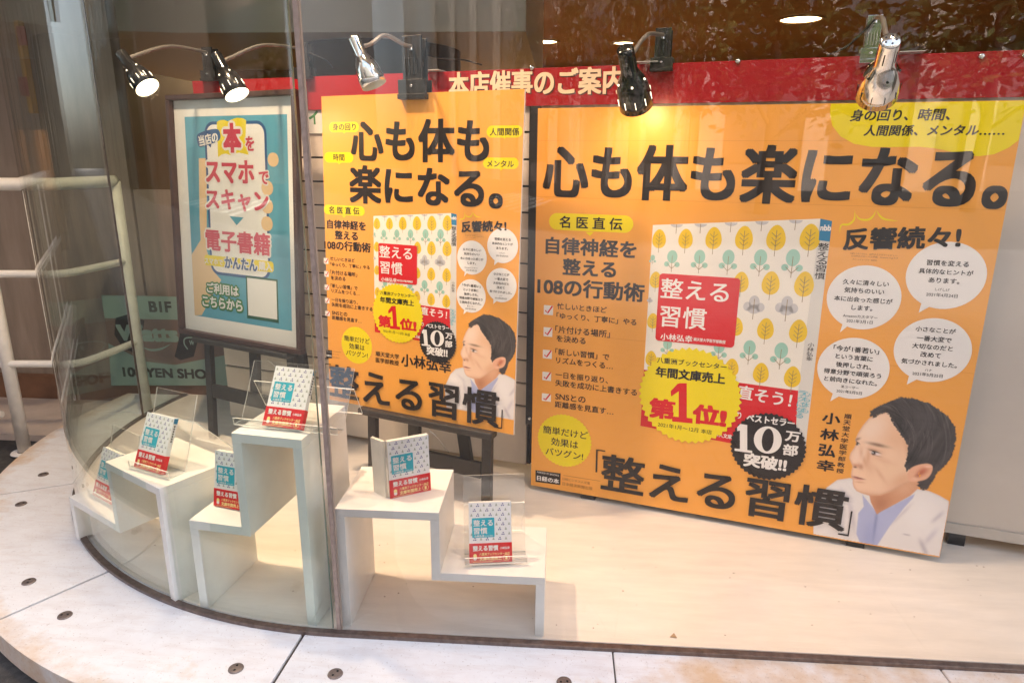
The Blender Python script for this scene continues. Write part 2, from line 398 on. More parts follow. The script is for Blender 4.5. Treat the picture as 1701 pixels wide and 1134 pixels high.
pane('glass_pane', [(-.519+(3.119)*k/4, CY-RG) for k in range(5)], .010, .003, ZT, M_GLASS, 'large flat shop window pane right of the vertical seam')
pane('glass_pane', list(reversed(arc(RG, 180.4, 269.4, 90))), .010, .003, ZT, M_CURVED, 'tall curved glass pane of the rounded window corner', ends=(0,))
pane('glass_pane', [(CX-RG, 2.744), (CX-RG, 3.05)], .010, .003, ZT, M_CURVED, 'side glass pane behind the curved corner by the railing', ends=())
for x, y, lab, wd in ((-.522, CY-RG, 'thin brown vertical seam bar between flat and curved glass', .009), (CX-RG, 2.745, 'dark slim vertical bar at the back end of the curved glass', .0045)):
    b = MB(); b.box((x-wd/2, y-wd, .004), (x+wd/2, y+wd, ZT-.01), pbr('seam bar', (.36, .28, .25), .42, metal=.1, noise=.3, nscale=60) if wd > .006 else M_STEEL)
    if wd > .006: b.box((x+wd/2, y-.004, .004), (x+wd/2+.003, y+.004, ZT-.01), pbr('silicone bead', (.45, .36, .30), .5))
    tag(b.build('glazing_bar'), lab, 'bar')

# ------------------------------------------------------------------ step shelves
def shelf(origin, ang, W, D, xm, hl, hr, th, label):
    T = Matrix.Translation(origin) @ Matrix.Rotation(ang, 4, 'Z')
    r = empty('step_shelf', T, label, 'display shelf', 'white step shelves in the window')
    lo = min(hl, hr)
    def bx(nm, a, b): MB().box(a, b, M_WHITE).build(nm, r, bevel=.0012)
    bx('side_panel', (0, 0, 0), (th, D, hl-th)); bx('top_board', (0, 0, hl-th), (xm, D, hl)) if hl > hr else bx('top_board', (0, 0, hl-th), (xm-th, D, hl))
    if hl > hr: bx('riser', (xm-th, 0, lo-th), (xm, D, hl-th)); bx('top_board', (xm, 0, hr-th), (W, D, hr))
    else: bx('riser', (xm-th, 0, lo-th), (xm, D, hr-th)); bx('top_board', (xm-th, 0, hr-th), (W, D, hr))
    bx('side_panel', (W-th, 0, 0), (W, D, hr-th))
    return r
shelf((-.519, 1.442, 0), 0, .507, .232, .252, .329, .166, .022, 'white stepped shelf right of the glass seam holding two books')
A2 = onz(*Z(300,700,3.063)(100,945)); B2 = onz(*Z(300,700,3.063)(690,1040))
a2 = math.atan2(B2.y-A2.y, B2.x-A2.x)
shelf((A2.x, A2.y, 0), a2, (B2-A2).length, .23, .172, .256, .507, .024, 'tall white stepped shelf just left of the glass seam')
shelf((-1.462, 1.777, 0), R(-30.6), .552, .205, .300, .142, .333, .022, 'white stepped shelf deepest in the curved corner, third from the right')

# ------------------------------------------------------------------ frames of the boards
BP = Frame((-.0757, 2.204, .020), R(16.4), R(.6))
BPW, BPH = 1.2655, 1.2676
P2 = Frame((-.803, 2.256, .30), R(21.4), R(3.2))
FP = Frame((-1.524, 2.60, .45), R(23.5), R(4.3))
PN = Frame(BP.A-BP.n*.13-Vector((0, 0, .020)), R(16.4), 0)      # the back panel with the banner

# ------------------------------------------------------------------ back panel, slats, banner
pu0 = PN.loc((372, 590))[0]; pu1 = PN.loc((884, 400))[0]
bt = PN.loc((1225, 102))[1]; bb = PN.loc((1200, 171))[1]
M_SLAT = pbr('slat board', (.66, .60, .53), .55, noise=.06, nscale=12)
T = PN.M
sw = empty('slat_wall', PN.M, 'cream slat board wall with dark grooves behind the posters', 'wall')
b = MB(); b.box((pu0, .012, .03), (pu1, .04, bb+.05), pbr('groove black', (.02, .017, .015), .8)); b.build('backing', sw)
zs = .262; k = 0; sl_ = MB()
while zs < bb+.03:
    sl_.box((pu0+.002, 0, zs+.004), (pu1-.012, .0118, min(zs+.0845, bb+.04)), M_SLAT); zs += .0873
sl_.build('slats', sw, bevel=.001)
MB().box((pu0+.002, 0, .031), (pu1-.012, .0118, .258), pbr('kick board', (.64, .57, .49), .5, noise=.08, nscale=10)).build('kick_board', sw)
b = MB(); b.box((pu1-.010, -.016, .20), (pu1+.022, .010, bb-.001), M_PLAST); b.build('black_post', sw)
b = MB(); b.lathe([(0, .004), (.006, .004), (.007, 0)], M_CHROME, Matrix.Translation((pu1+.006, -.0165, .225)) @ Matrix.Rotation(R(90), 4, 'X'), 14); b.build('screw', sw)
# plain panel right of it
pp = empty('plain_panel', PN.M, 'plain pale beige panel with a low metal rail at far right', 'wall')
MB().box((pu1+.025, .004, .075), (2.3, .03, bb+.05), pbr('plain beige panel', (.66, .60, .53), .5, noise=.05, nscale=5)).build('board', pp)
MB().box((pu1+.025, -.004, .042), (2.3, .034, .0745), pbr('panel rail', (.55, .51, .46), .4, noise=.06)).build('bottom_rail', pp)
for x in (.3, 1.315, 2.0): MB().box((x, .002, .0), (x+.045, .03, .0415), M_PLAST).build('foot', pp)
# red banner
bl_ = PN.loc((322, 120))[0]
bn = empty('red_banner', PN.M, 'long glossy red banner board with cream Japanese lettering above the posters', 'banner')
MB().box((bl_, -.014, bb), (1.75, -.004, bt), pbr('banner red', srgb(158, 24, 34), .25, spec=.5)).build('board', bn)
a = Art(PN.loc); a.text('本店催事のご案内', (748, 121), (1037, 156.5), I['gold'] if 0 else pbr('banner letters', srgb(240, 214, 180), .4), b=.028, lay=1)
o = a.build('lettering', bn); o.location = (0, -.0152, 0)
a = Art(PN.loc); a.text('本店催事のご案内', (750, 123), (1039, 158.5), pbr('letter shadow', (.06, .006, .008), .6), b=.028, lay=1)  # dark shifted copy of the letters, painted as their shadow
o = a.build('letter_shadow', bn); o.location = (0, -.0142, 0)
for px in ((886, 114), (1226, 103), (1628, 95), (1700, 93)):
    u, v = PN.loc(px); b = MB(); b.lathe([(0, .006), (.004, .006), (.0078, .0025), (.0082, 0)], M_CHROME, Matrix.Translation((u, -.0145, v)) @ Matrix.Rotation(R(90), 4, 'X'), 16); b.build('screw', bn)
u0, v0 = PN.loc((484, 181)); u1, v1 = PN.loc((560, 222))
r = empty('small_sign', PN.M, 'small white sign with a green character behind the tall orange poster', 'sign')
MB().box((u0, -.006, v1), (u1, -.001, bb-.004), pbr('sign white', (.7, .72, .68), .5)).build('board', r)
a = Art(PN.loc); a.text('イ', (514, 184), (531, 207), 'green', .03, 1); o = a.build('lettering', r); o.location = (0, -.0062, 0)
# little clear plates on the banner's top edge
for px, lab in (((1081, 90), 'small clear acrylic plate on the banner beside the black lamp clamp'), ((1512, 78), 'small clear acrylic plate on the banner behind the right chrome lamp'), ((726, 98), 'small clear acrylic plate on the banner right of the large clamp')):
    u, v = PN.loc(px); r = empty('acrylic_plate', PN.M, lab, 'acrylic plate', 'clear plates on the banner')
    MB().box((u-.03, -.06, bt+.001), (u+.03, -.057, bt+.043), M_ACR).build('plate', r)
    MB().box((u-.03, -.0565, bt+.001), (u+.03, .03, bt+.003), M_ACRE).build('foot', r)

# ------------------------------------------------------------------ poster art shared by both orange posters
def fit(A, B):
    """share A -> B, separate x and y scale"""
    A = np.array(A); B = np.array(B); o = []
    for k in (0, 1):
        s_, t_ = np.polyfit(A[:, k], B[:, k], 1); o.append((s_, t_))
    return lambda p: (o[0][0]*p[0]+o[0][1], o[1][0]*p[1]+o[1][1])
def tree_leaf(a, c, w_, h_, lay):
    a.shape([(c[0]+w_/2*math.cos(t)*(1-.18*math.sin(t)), c[1]+h_*.05+h_/2*math.sin(t)) for t in np.linspace(0, 2*math.pi, 25)[:-1]], 'leaf', lay)
    a.stroke([(c[0], c[1]-h_*.68), (c[0], c[1]+h_*.35)], w_*.035, 'twig', lay+1)
    for k in range(3):
        for sgn in (-1, 1): a.stroke([(c[0], c[1]-h_*(.28-.18*k)), (c[0]+sgn*w_*.24, c[1]-h_*(.12-.18*k))], w_*.03, 'twig', lay+1)
def tree_mint(a, c, w_, h_, lay):
    a.disc((c[0], c[1]+h_*.2), w_*.33, 'mint', lay, 20, ry=h_*.32); a.disc((c[0]-w_*.33, c[1]-h_*.17), w_*.17, 'mint', lay, 14); a.disc((c[0]+w_*.34, c[1]-h_*.17), w_*.17, 'mint', lay, 14)
    a.stroke([(c[0], c[1]-h_*.55), (c[0], c[1]+h_*.25)], w_*.03, 'twig', lay+1)
    for sgn in (-1, 1): a.stroke([(c[0], c[1]-h_*.38), (c[0]+sgn*w_*.3, c[1]-h_*.15)], w_*.03, 'twig', lay+1)
def tree_grey(a, c, w_, h_, lay):
    a.disc((c[0], c[1]+h_*.2), w_*.25, 'grey', lay, 18, ry=h_*.3)
    for sgn in (-1, 1): a.disc((c[0]+sgn*w_*.3, c[1]+h_*.0), w_*.2, 'grey', lay, 16, ry=h_*.2)
    a.disc((c[0], c[1]-h_*.1), w_*.3, 'grey', lay, 16, ry=h_*.2)
    a.stroke([(c[0], c[1]-h_*.55), (c[0], c[1]+h_*.35)], w_*.03, 'twig', lay+1)
def tri(L, z, x, y, f=1.): return L(z(x, y))
def book_art(L, parent):
    z = Z(1060, 340, 2.576); a = Art(L); c = lambda *p: [z(*q) for q in p]
    a.poly(c((63,87),(782,60),(685,795),(668,1072),(10,945),(25,705)), 'cream', 1)
    a.poly(c((780,60),(830,70),(725,960),(712,1082),(668,1072),(685,795)), 'spine', 1)
    a.poly(c((25,705),(685,795),(668,1072),(10,945)), 'red', 2)
    U = abs(L(z(100, 300))[0]-L(z(200, 300))[0])/100
    def at(x, y): return L(z(x, y))
    for x, y, s_ in ((90,150,58),(203,150,60),(323,148,66),(453,147,70),(590,147,74),(735,145,76),(75,325,52),(440,335,62),(567,340,70),(710,345,74),(63,500,50),(418,525,58),(545,535,66),(685,545,70),(55,660,50),(400,700,58),(525,723,64),(660,740,66)):
        tree_leaf(a, at(x, y), s_*U, s_*U*1.42, 2)
    for x, y, s_ in ((145,240,66),(262,242,70),(385,245,74),(522,247,78),(660,250,82),(62,235,30),(345,625,70),(475,630,76),(610,645,82),(125,610,60)): tree_mint(a, at(x, y), s_*U*1.0, s_*U*1.35, 2)
    for x, y, s_ in ((495,437,86),(635,442,90),(50,410,26)): tree_grey(a, at(x, y), s_*U, s_*U*1.15, 2)
    for x, y in ((165,84),(268,82),(398,77),(530,72),(675,66)):
        p_ = at(x, y); a.shape([(p_[0]+26*U*math.cos(t), p_[1]+14*U*math.sin(t)) for t in np.linspace(math.pi, 2*math.pi, 12)], 'grey', 2); a.stroke([p_, (p_[0], p_[1]-40*U)], 2.4*U, 'twig', 3)
    a.rrect(at(92,293), at(410,612), 16*U, 'red', 6)
    a.text('整える', z(100,313), z(385,418), 'white', .012, 8); a.text('習慣', z(97,428), z(288,537), 'white', .012, 8)
    a.text('小林弘幸', z(97,548), z(232,590), 'white', .02, 8); a.text('順天堂大学医学部教授', z(238,566), z(373,596), 'white', .02, 8)
    a.text('直そう！', z(430,775), z(655,860), 'white', .02, 4, rot=-.06)
    a.text('り', z(425,885), z(440,915), 'white', .02, 4); a.text('日経ビジネス人文庫', z(240,955), z(400,1002), 'white', .02, 4, rot=-.05)
    a.poly(c((780,60),(830,70),(820,158),(773,152)), 'blue', 3); a.text('nbb', z(782,80), z(824,118), 'white', .03, 5)
    a.vtext('整える習慣', z(772,162), z(798,322), 'black', .01, 4); a.vtext('小林弘幸', z(727,588), z(745,670), 'black', .0, 4)
    a.vtext('心も体も', z(706,795), z(728,893), 'sky', .01, 4); a.vtext('ラクになる', z(686,792), z(705,915), 'sky', .01, 4)
    a.build('book_picture', parent)
def badge_yellow(L, parent):
    z = Z(1060, 340, 2.576); a = Art(L); c0 = L(z(218, 818)); r = abs(L(z(2, 800))[0]-c0[0])
    a.disc(c0, r, 'yellow', 10, teeth=46, depth=.055)
    a.text('八重洲ブックセンター', z(82,652), z(378,704), 'black', .015, 12); a.text('年間文庫売上', z(77,690), z(371,768), 'black', .035, 12)
    a.text('第', z(50,822), z(155,922), 'red', .05, 12); a.text('位', z(237,848), z(345,948), 'red', .05, 12); a.text('!', z(352,878), z(376,950), 'red', .05, 12)
    x = lambda p, q: L(z(140+p*95, 762+q*172))
    a.shape([x(0,.2), x(.30,.02), x(.42,0), x(.72,0), x(.72,.86), x(.98,.88), x(.98,1.0), x(.06,.95), x(.06,.83), x(.36,.84), x(.36,.2), x(.02,.33)], 'red', 12)
    a.text('2021年1月〜12月 本店', z(85,930), z(315,980), 'black', .0, 12, rot=-.02)
    a.build('yellow_badge', parent)
def badge_black(L, parent):
    z = Z(880, 700, 3.15); a = Art(L); c0 = L(z(1245, 130)); r = abs(L(z(1046, 130))[0]-c0[0])
    a.disc(c0, r, 'black', 16, teeth=44, depth=.05)
    zz = Z(1060, 340, 2.576)
    a.text('ベストセラー', zz(466,893), zz(668,950), 'white', .03, 18)
    q = lambda px, py: L(z(px, py))
    a.shape([q(1085,28), q(1102,10), q(1138,16), q(1138,146), q(1164,150), q(1164,163), q(1072,150), q(1072,138), q(1100,141), q(1100,45), q(1086,47)], 'white', 18)
    o_, i_ = [], []
    cc = q(1245, 94); rx, ry = abs(q(1172,94)[0]-cc[0]), abs(q(1245,22)[1]-cc[1])
    for k in range(40):
        t = 2*math.pi*k/40; o_.append((cc[0]+rx*math.cos(t), cc[1]+ry*math.sin(t))); i_.append((cc[0]+rx*.42*math.cos(t), cc[1]+ry*.84*math.sin(t)))
    a.raw(o_+i_, [t for k in range(40) for t in ((k, (k+1) % 40, 40+k), ((k+1) % 40, 40+(k+1) % 40, 40+k))], 'white', 18)
    a.text('万', z(1340,45), z(1412,108), 'white', .035, 18); a.text('部', z(1328,112), z(1400,182), 'white', .035, 18)
    a.text('突破!!', z(1122,172), z(1342,248), 'white', .04, 18)
    a.build('black_badge', parent)
BUB = [((303,478),178,157,(190,645),(245,600),(215,560), [('久々に清々しい',205,388,425,425),('気持ちのいい',212,427,402,463),('本に出会った感じが',163,466,442,510),('します。',247,510,345,545),('Amazonカスタマー',205,555,370,582),('2021年3月1日',222,580,347,605)]),
       ((700,372),193,165,(570,550),(625,520),(590,480), [('習慣を変える',610,292,810,332),('具体的なヒントが',572,334,832,374),('あります。',620,377,765,415),('しげしげ',650,430,718,448),('2021年4月24日',607,453,757,478)]),
       ((252,820),173,150,(143,977),(200,945),(165,910), [('「今が1番若い」',160,707,378,750),('という言葉に',170,746,347,787),('後押しされ、',172,786,340,826),('得意分野で頑張ろう',113,817,387,868),('と前向きになれた。',115,855,368,903),('某ユーザー',195,900,280,920),('2021年5月5日',173,920,295,945)]),
       ((635,732),187,157,(512,897),(568,868),(530,830), [('小さなことが',557,613,747,655),('一番大変で',562,657,727,697),('大切なのだと',540,695,733,737),('改めて',580,736,675,772),('気づかされました。',488,767,753,820),('ハナ',600,820,633,835),('2021年5月25日',540,835,685,863)])]
def bubbles(L, parent):
    z = Z(1330, 330, 2.908)
    for c, rx, ry, t0, t1, t2, lines in BUB:
        a = Art(L); cc = L(z(*c)); X = abs(L(z(c[0]-rx, c[1]))[0]-cc[0]); Y = abs(L(z(c[0], c[1]-ry))[1]-cc[1])
        a.disc(cc, X, 'white', 3, 48, ry=Y); a.poly([z(*t0), z(*t1), z(*t2)], 'white', 3.5)
        for s_, x0, y0, x1, y1 in lines:
            sm = y1-y0 < 30 or s_[0] == '2'
            a.text(s_, z(x0, y0+3), z(x1, y1-3), 'black', .005 if sm else .018, 6)
        a.build('speech_bubble', parent)
def reaction(L, parent):
    z = Z(1330, 330, 2.908); a = Art(L)
    sc = abs(L(z(0, 100))[0]-L(z(100, 100))[0])/100
    a.text('反響続々!', z(213,137), z(765,246), 'black', .032, 6, rot=.07)
    for st in (((188,168),(196,128),(232,124),(258,100),(262,55)), ((264,72),(285,98),(325,102),(350,84),(364,55)), ((367,58),(385,85),(410,100),(470,108))):
        pts = [L(z(*q)) for q in st]; pts = [(q.x, q.y) for q in curve_pts([(x, y, 0) for x, y in pts], 6)]
        a.stroke(pts, 10*sc, 'yellow', 2, taper=True)
    for k, s_ in enumerate(('※星5つのうち4.1、28件のカスタマーレビュー、', '1210件のグローバル評価。Amazon.co.jpカス', 'タマーレビューより一部抜粋。')):
        a.text(s_, z(240+k*5, 263+k*13), z(470-(100 if k == 2 else 0), 276+k*13), 'brown', .0, 2)
    a.build('reaction_heading', parent)
def left_column(L, parent, Lsub=None):
    z = Z(880, 340, 2.4636); a = Art(L)
    a.rrect(L(z(80,33)), L(z(422,117)), 1, 'yellow', 1); a.poly([z(228,112), z(262,112), z(246,128)], 'yellow', 1.5)
    a.text('名 医 直 伝', z(122,49), z(378,102), 'black', .02, 3)
    a.build('heading_pill', parent)
    a = Art(Lsub or L)
    a.text('自律神経を', z(66,133), z(435,219), 'black', .03, 3); a.text('整える', z(136,218), z(352,300), 'black', .03, 3); a.text('108の行動術', z(32,300), z(468,393), 'black', .03, 3)
    a.build('subheading', parent)
    for (bx0, by0, bx1, by1), rows in (((58,410,95,452), (('忙しいときほど',113,400,315,445),('「ゆっくり、丁寧に」やる',110,441,436,493))), ((57,500,92,541), (('「片付ける場所」',105,497,328,541),('を決める',110,532,228,571))),
            ((54,592,90,631), (('「新しい習慣」で',105,589,325,634),('リズムをつくる…',108,625,340,670))), ((52,682,87,721), (('一日を振り返り、',106,684,320,729),('失敗を成功に上書きする',105,715,438,781))), ((50,770,86,806), (('SNSとの',105,773,228,807),('距離感を見直す…',103,806,342,856)))):
        a = Art(L); a.rrect(L(z(bx0, by0)), L(z(bx1, by1)), .0015, 'white', 1)
        pts = [L(z(*q)) for q in ((bx0+6, by0+22), (bx0+15, by1-9), (bx1-2, by0+4))]; wd = abs(L(z(bx0,by0))[0]-L(z(bx1,by0))[0])
        a.stroke(pts, wd*.16, 'red', 2)
        for s_, x0, y0, x1, y1 in rows: a.text(s_, z(x0, y0+2), z(x1, y1-2), 'black', .016, 3)
        a.build('checklist_item', parent)
def circle_note(L, parent):
    z = Z(880, 340, 2.4636); a = Art(L); c0 = L(z(141, 965)); r = abs(L(z(31, 965))[0]-c0[0])
    a.disc(c0, r, 'yellow', 1, teeth=44, depth=.04)
    a.text('簡単だけど', z(55,904), z(237,958), 'black', .01, 3); a.text('効果は', z(88,953), z(198,996), 'black', .01, 3); a.text('バツグン!', z(65,990), z(218,1045), 'black', .01, 3)
    a.build('yellow_note', parent)
def imprint(L, parent):
    z = Z(880, 700, 3.15); a = Art(L)
    a.poly([z(30,253), z(162,270), z(160,331), z(30,314)], 'black', 1)
    a.text('日経の本', z(38,282), z(153,323), 'white', .03, 3); a.text('NIKKEI の BOOKS', z(40,264), z(152,280), 'white', 0, 3)
    a.text('日経ビジネス人文庫', z(172,291), z(315,329), 'brown', .0, 3); a.text('日本経済新聞出版', z(172,315), z(328,358), 'brown', .0, 3)
    a.stroke([L(z(176,280)), L(z(368,310))], .0012, 'brown', 2)
    a.build('imprint', parent)
def title(L, parent):
    z = Z(880, 700, 3.15); a = Art(L)
    k = lambda *p: [z(*q) for q in p]
    a.poly(k((348,143),(396,149),(396,155),(357,150),(354,263),(345,262)), 'black', 20)
    a.poly(k((1680,465),(1689,466),(1668,597),(1612,587),(1613,580),(1662,588)), 'black', 20)
    a.text('整える習慣', z(378,162), z(1645,575), 'black', .022, 20)
    a.build('book_title', parent)
# --- printed portrait: colours laid down cell by cell
def portrait(L, parent, base_rgb):
    st = 4.0; xs_, ys_ = np.arange(80, 1000+st, st), np.arange(60, 1100+st, st)
    X, Y = np.meshgrid(xs_, ys_)
    def sd(poly):
        P = np.array(poly, float); d = np.full(X.shape, 1e9); ins = np.zeros(X.shape, bool)
        for i in range(len(P)):
            ax, ay = P[i]; bx, by = P[(i+1) % len(P)]; ex, ey = bx-ax, by-ay; wx, wy = X-ax, Y-ay
            t = np.clip((wx*ex+wy*ey)/max(ex*ex+ey*ey, 1e-9), 0, 1); d = np.minimum(d, (wx-ex*t)**2+(wy-ey*t)**2)
            c = ((ay > Y) != (by > Y)) & (X < (bx-ax)*(Y-ay)/((by-ay) or 1e-9)+ax); ins ^= c
        d = np.sqrt(d); return np.where(ins, d, -d)
    def sm(p): 
        q = [(v.x, v.y) for v in curve_pts([(x, y, 0) for x, y in p+[p[0]]], 5)][:-1]; return q
    def mask(poly, soft=3., smooth=True): return np.clip(sd(sm(poly) if smooth else poly)/(2*soft)+.5, 0, 1)
    lin = lambda c: np.array(srgb(*c))
    img = np.zeros(X.shape+(3,)); img[:] = base_rgb; A = np.zeros(X.shape)
    def put(mk, c, op=1.):
        k = (mk*op)[..., None]; img[:] = img*(1-k)+(lin(c) if not isinstance(c, np.ndarray) else c)*k
    def blob(cx_, cy_, rx, ry, c, op=1., rot=0., pw=1.5, lim=None):
        dx, dy = X-cx_, Y-cy_; ca, sa = math.cos(R(rot)), math.sin(R(rot)); u, v = dx*ca+dy*sa, -dx*sa+dy*ca
        k = np.exp(-((u/rx)**2+(v/ry)**2)**pw)
        put(k*(lim if lim is not None else 1), c, op)
    rng = np.random.RandomState(3)
    # coat, shirt
    coat = [(95,740),(165,640),(230,592),(310,580),(380,600),(560,640),(735,650),(800,660),(870,690),(930,725),(930,900),(900,1090),(860,1089),(470,1018),(330,990),(60,945),(20,930),(-60,910),(20,820)]
    mc = mask(coat, 3, False); A = np.maximum(A, mc); put(mc, (232, 228, 228))
    put(mc*np.exp(-(sd(coat)/10)**2), (196, 190, 196), .5); blob(200, 690, 110, 60, (246, 243, 242), .8, 30, 1, mc); blob(760, 800, 120, 150, (243, 240, 240), .8, 0, 1, mc)
    for x0, y0, x1, y1, wd, c, op in ((745,960,800,1080,16,(168,162,178),.6),(820,860,900,790,14,(190,184,196),.6),(300,700,345,940,18,(196,190,200),.6),(240,640,330,720,14,(200,196,204),.5),(640,930,690,940,5,(176,170,180),.7),(560,880,700,740,10,(198,192,204),.55),(860,900,770,1000,18,(200,195,208),.6),(150,760,110,860,20,(206,200,208),.6)):
        d = np.abs((X-x0)*(y1-y0)-(Y-y0)*(x1-x0))/math.hypot(x1-x0, y1-y0); t = ((X-x0)*(x1-x0)+(Y-y0)*(y1-y0))/((x1-x0)**2+(y1-y0)**2)
        put(mc*np.exp(-(d/wd)**2)*np.clip(1.5-np.abs(t-.5)*2.4, 0, 1), c, op)
    shirt = [(388,685),(396,760),(362,800),(350,930),(380,1005),(470,1018),(560,880),(650,765),(705,705),(716,680),(640,720),(520,780),(480,800),(440,750)]
    ms = mask(shirt, 3, False)*mc; put(ms, (176, 184, 222))
    blob(430, 930, 50, 90, (150, 160, 208), .7, 10, 1, ms); put(ms*(.5+.5*np.sin(X*.55+Y*.1)), (192, 199, 230), .25)
    blob(470, 860, 10, 120, (128, 138, 188), .7, 8, 1, ms)
    # neck + face
    neck = [(425,660),(440,730),(478,808),(505,790),(600,740),(690,690),(742,640),(740,560),(600,560)]
    mn = mask(neck, 3, False); A = np.maximum(A, mn); put(mn, (214, 158, 122)); blob(500, 740, 60, 60, (176, 116, 84), .7, 30, 1, mn); blob(660, 640, 70, 50, (232, 184, 150), .6, -30, 1, mn)
    face = [(548,165),(485,182),(430,205),(392,250),(360,300),(343,340),(350,362),(336,392),(312,425),(305,455),(316,482),(326,508),(318,540),(316,568),(327,592),(326,612),(334,640),(352,662),(385,676),(430,690),(500,690),(580,660),(650,620),(710,590),(740,540),(730,400),(690,300),(620,200)]
    mf = mask(face, 2.5, False); A = np.maximum(A, mf); put(mf, (246, 208, 178))
    blob(450, 270, 110, 80, (250, 224, 204), .9, -30, 1, mf); blob(560, 520, 110, 90, (243, 206, 174), .9, 0, 1, mf)
    blob(600, 330, 90, 110, (232, 182, 142), .55, 0, 1, mf); blob(640, 590, 90, 40, (224, 172, 134), .7, -25, 1, mf); blob(430, 690, 110, 26, (208, 156, 124), .6, 4, 1, mf)
    blob(600, 665, 110, 30, (200, 142, 108), .65, -26, 1, mf)
    blob(350, 440, 30, 60, (250, 220, 200), .8, 10, 1, mf); blob(430, 505, 26, 60, (226, 176, 142), .5, -20, 1, mf)
    blob(345, 500, 24, 10, (206, 148, 118), .8, 15, 1, mf); blob(372, 505, 20, 16, (210, 154, 122), .7, 0, 1, mf); blob(342, 511, 11, 6, (96, 50, 40), .9, 10, 1.3, mf); blob(376, 508, 20, 14, (190, 130, 100), .6, 60, 1, mf); blob(388, 440, 14, 50, (216, 164, 130), .6, -14, 1, mf); blob(560, 430, 60, 50, (250, 216, 188), .5, 0, 1, mf); blob(500, 560, 14, 60, (218, 164, 130), .5, -35, 1, mf)
    blob(400, 470, 9, 40, (222, 172, 138), .6, -20, 1, mf)
    blob(398, 420, 12, 70, (252, 226, 206), .55, 18, 1, mf); blob(424, 448, 12, 46, (218, 164, 130), .6, 8, 1, mf); blob(520, 470, 70, 16, (228, 178, 146), .5, 20, 1, mf); blob(690, 420, 26, 110, (204, 148, 112), .6, -18, 1, mf)
    put(mf*np.exp(-(sd(face)/9)**2), (206, 150, 116), .45)
    # brows, eyes
    blob(482, 372, 64, 11, (112, 84, 68), .8, 12, 1.2, mf); blob(357, 336, 20, 8, (120, 90, 74), .8, -22, 1.2, mf)
    blob(466, 412, 52, 22, (214, 166, 138), .6, 14, 1, mf); blob(468, 426, 33, 12, (236, 226, 226), .95, 16, 2, mf); blob(458, 425, 14, 13, (34, 26, 28), 1, 0, 2.5, mf); blob(454, 421, 4, 4, (240, 240, 245), .9, 0, 2, mf)
    blob(465, 413, 38, 5, (46, 32, 28), .95, 17, 1.6, mf); blob(478, 440, 34, 4, (190, 140, 116), .7, 16, 1.2, mf); blob(462, 402, 40, 3, (186, 138, 112), .6, 12, 1.2, mf)
    blob(356, 366, 15, 6, (226, 214, 210), .8, 40, 2, mf); blob(353, 366, 9, 9, (36, 28, 30), 1, 0, 2, mf); blob(358, 357, 17, 4, (60, 42, 36), .95, 35, 1.4, mf)
    # mouth
    blob(360, 584, 36, 7, (204, 126, 116), .85, 8, 1.4, mf); blob(352, 575, 30, 6, (206, 138, 124), .7, 18, 1.4, mf); blob(362, 579, 42, 3.4, (96, 46, 42), .9, 12, 1.6, mf); blob(372, 606, 30, 5, (214, 160, 132), .7, 6, 1, mf)
    # hair
    jag = sum(1.1*np.sin(X*f*math.cos(t)+Y*f*math.sin(t)+ph) for f, t, ph in zip(rng.uniform(.05, .5, 14), rng.uniform(0, 6.3, 14), rng.uniform(0, 6.3, 14)))
    hair = [(425,192),(440,160),(500,122),(540,108),(560,95),(640,72),(720,84),(800,110),(870,150),(930,200),(970,262),(976,340),(962,410),(935,468),(900,510),(862,540),(835,590),(808,640),(772,658),(735,628),(738,600),(760,560),(700,520),(665,540),(650,505),(668,440),(672,380),(648,332),(602,272),(572,222),(550,172),(500,178),(455,200)]
    mh = np.clip((sd(hair)+jag)/4.4+.5, 0, 1); A = np.maximum(A, mh)
    ang = np.arctan2(Y-300, X-520); rad = np.hypot(X-520, Y-300)
    def table(n, w_): v = np.convolve(rng.rand(n), np.ones(w_)/w_, 'same'); v = (v-v.min())/(v.max()-v.min()); return v
    t1, t2_ = table(4000, 3), table(4000, 60)
    flow = rad+38*np.sin(ang*1.6+.4)+14*np.sin(ang*4.1)
    fine = t1[np.clip((flow*.55+600).astype(int), 0, 3999)]; broad = t2_[np.clip((flow*1.6+ang*170+1200).astype(int), 0, 3999)]
    strands = np.clip(fine*.45+broad*.75-.25, 0, 1)
    hc = lin((30, 27, 28))[None, None]*(1-strands[..., None]*.8)+lin((108, 102, 100))[None, None]*strands[..., None]*.8
    k = mh[..., None]; img[:] = img*(1-k)+hc*k
    for q in range(90):
        a0, r0, ln = rng.uniform(-2.9, .9), rng.uniform(60, 440), rng.uniform(.2, .5); dl = np.abs(rad-r0-30*np.sin(ang*2+a0))/2.4
        put(mh*np.exp(-dl**2)*np.clip(1-np.abs(ang-a0)/ln, 0, 1), (128, 122, 120) if q % 3 else (14, 12, 13), .45)
    blob(760, 190, 110, 50, (84, 80, 80), .5, 35, 1, mh); blob(520, 140, 60, 14, (92, 86, 84), .5, -25, 1, mh); blob(930, 330, 30, 80, (78, 74, 74), .45, 10, 1, mh); blob(700, 470, 60, 50, (20, 18, 18), .6, 0, 1, mh); blob(620, 260, 12, 80, (18, 16, 16), .6, -35, 1, mh)
    img *= (1+.035*(rng.rand(*X.shape)-.5))[..., None]
    # ear
    ear = [(668,560),(690,520),(740,497),(800,490),(828,508),(820,550),(790,585),(740,600),(705,605),(680,595)]
    me_ = mask(ear, 3); put(me_, (234, 180, 148)); blob(765, 540, 38, 22, (196, 104, 76), .85, -30, 1.2, me_); blob(735, 565, 28, 14, (170, 84, 62), .6, -35, 1.2, me_); blob(800, 508, 24, 8, (246, 206, 180), .8, 0, 1.2, me_); blob(716, 585, 22, 12, (240, 196, 166), .8, 0, 1.2, me_)
    ny, nx = X.shape
    z = Z(1330, 640, 3.779)
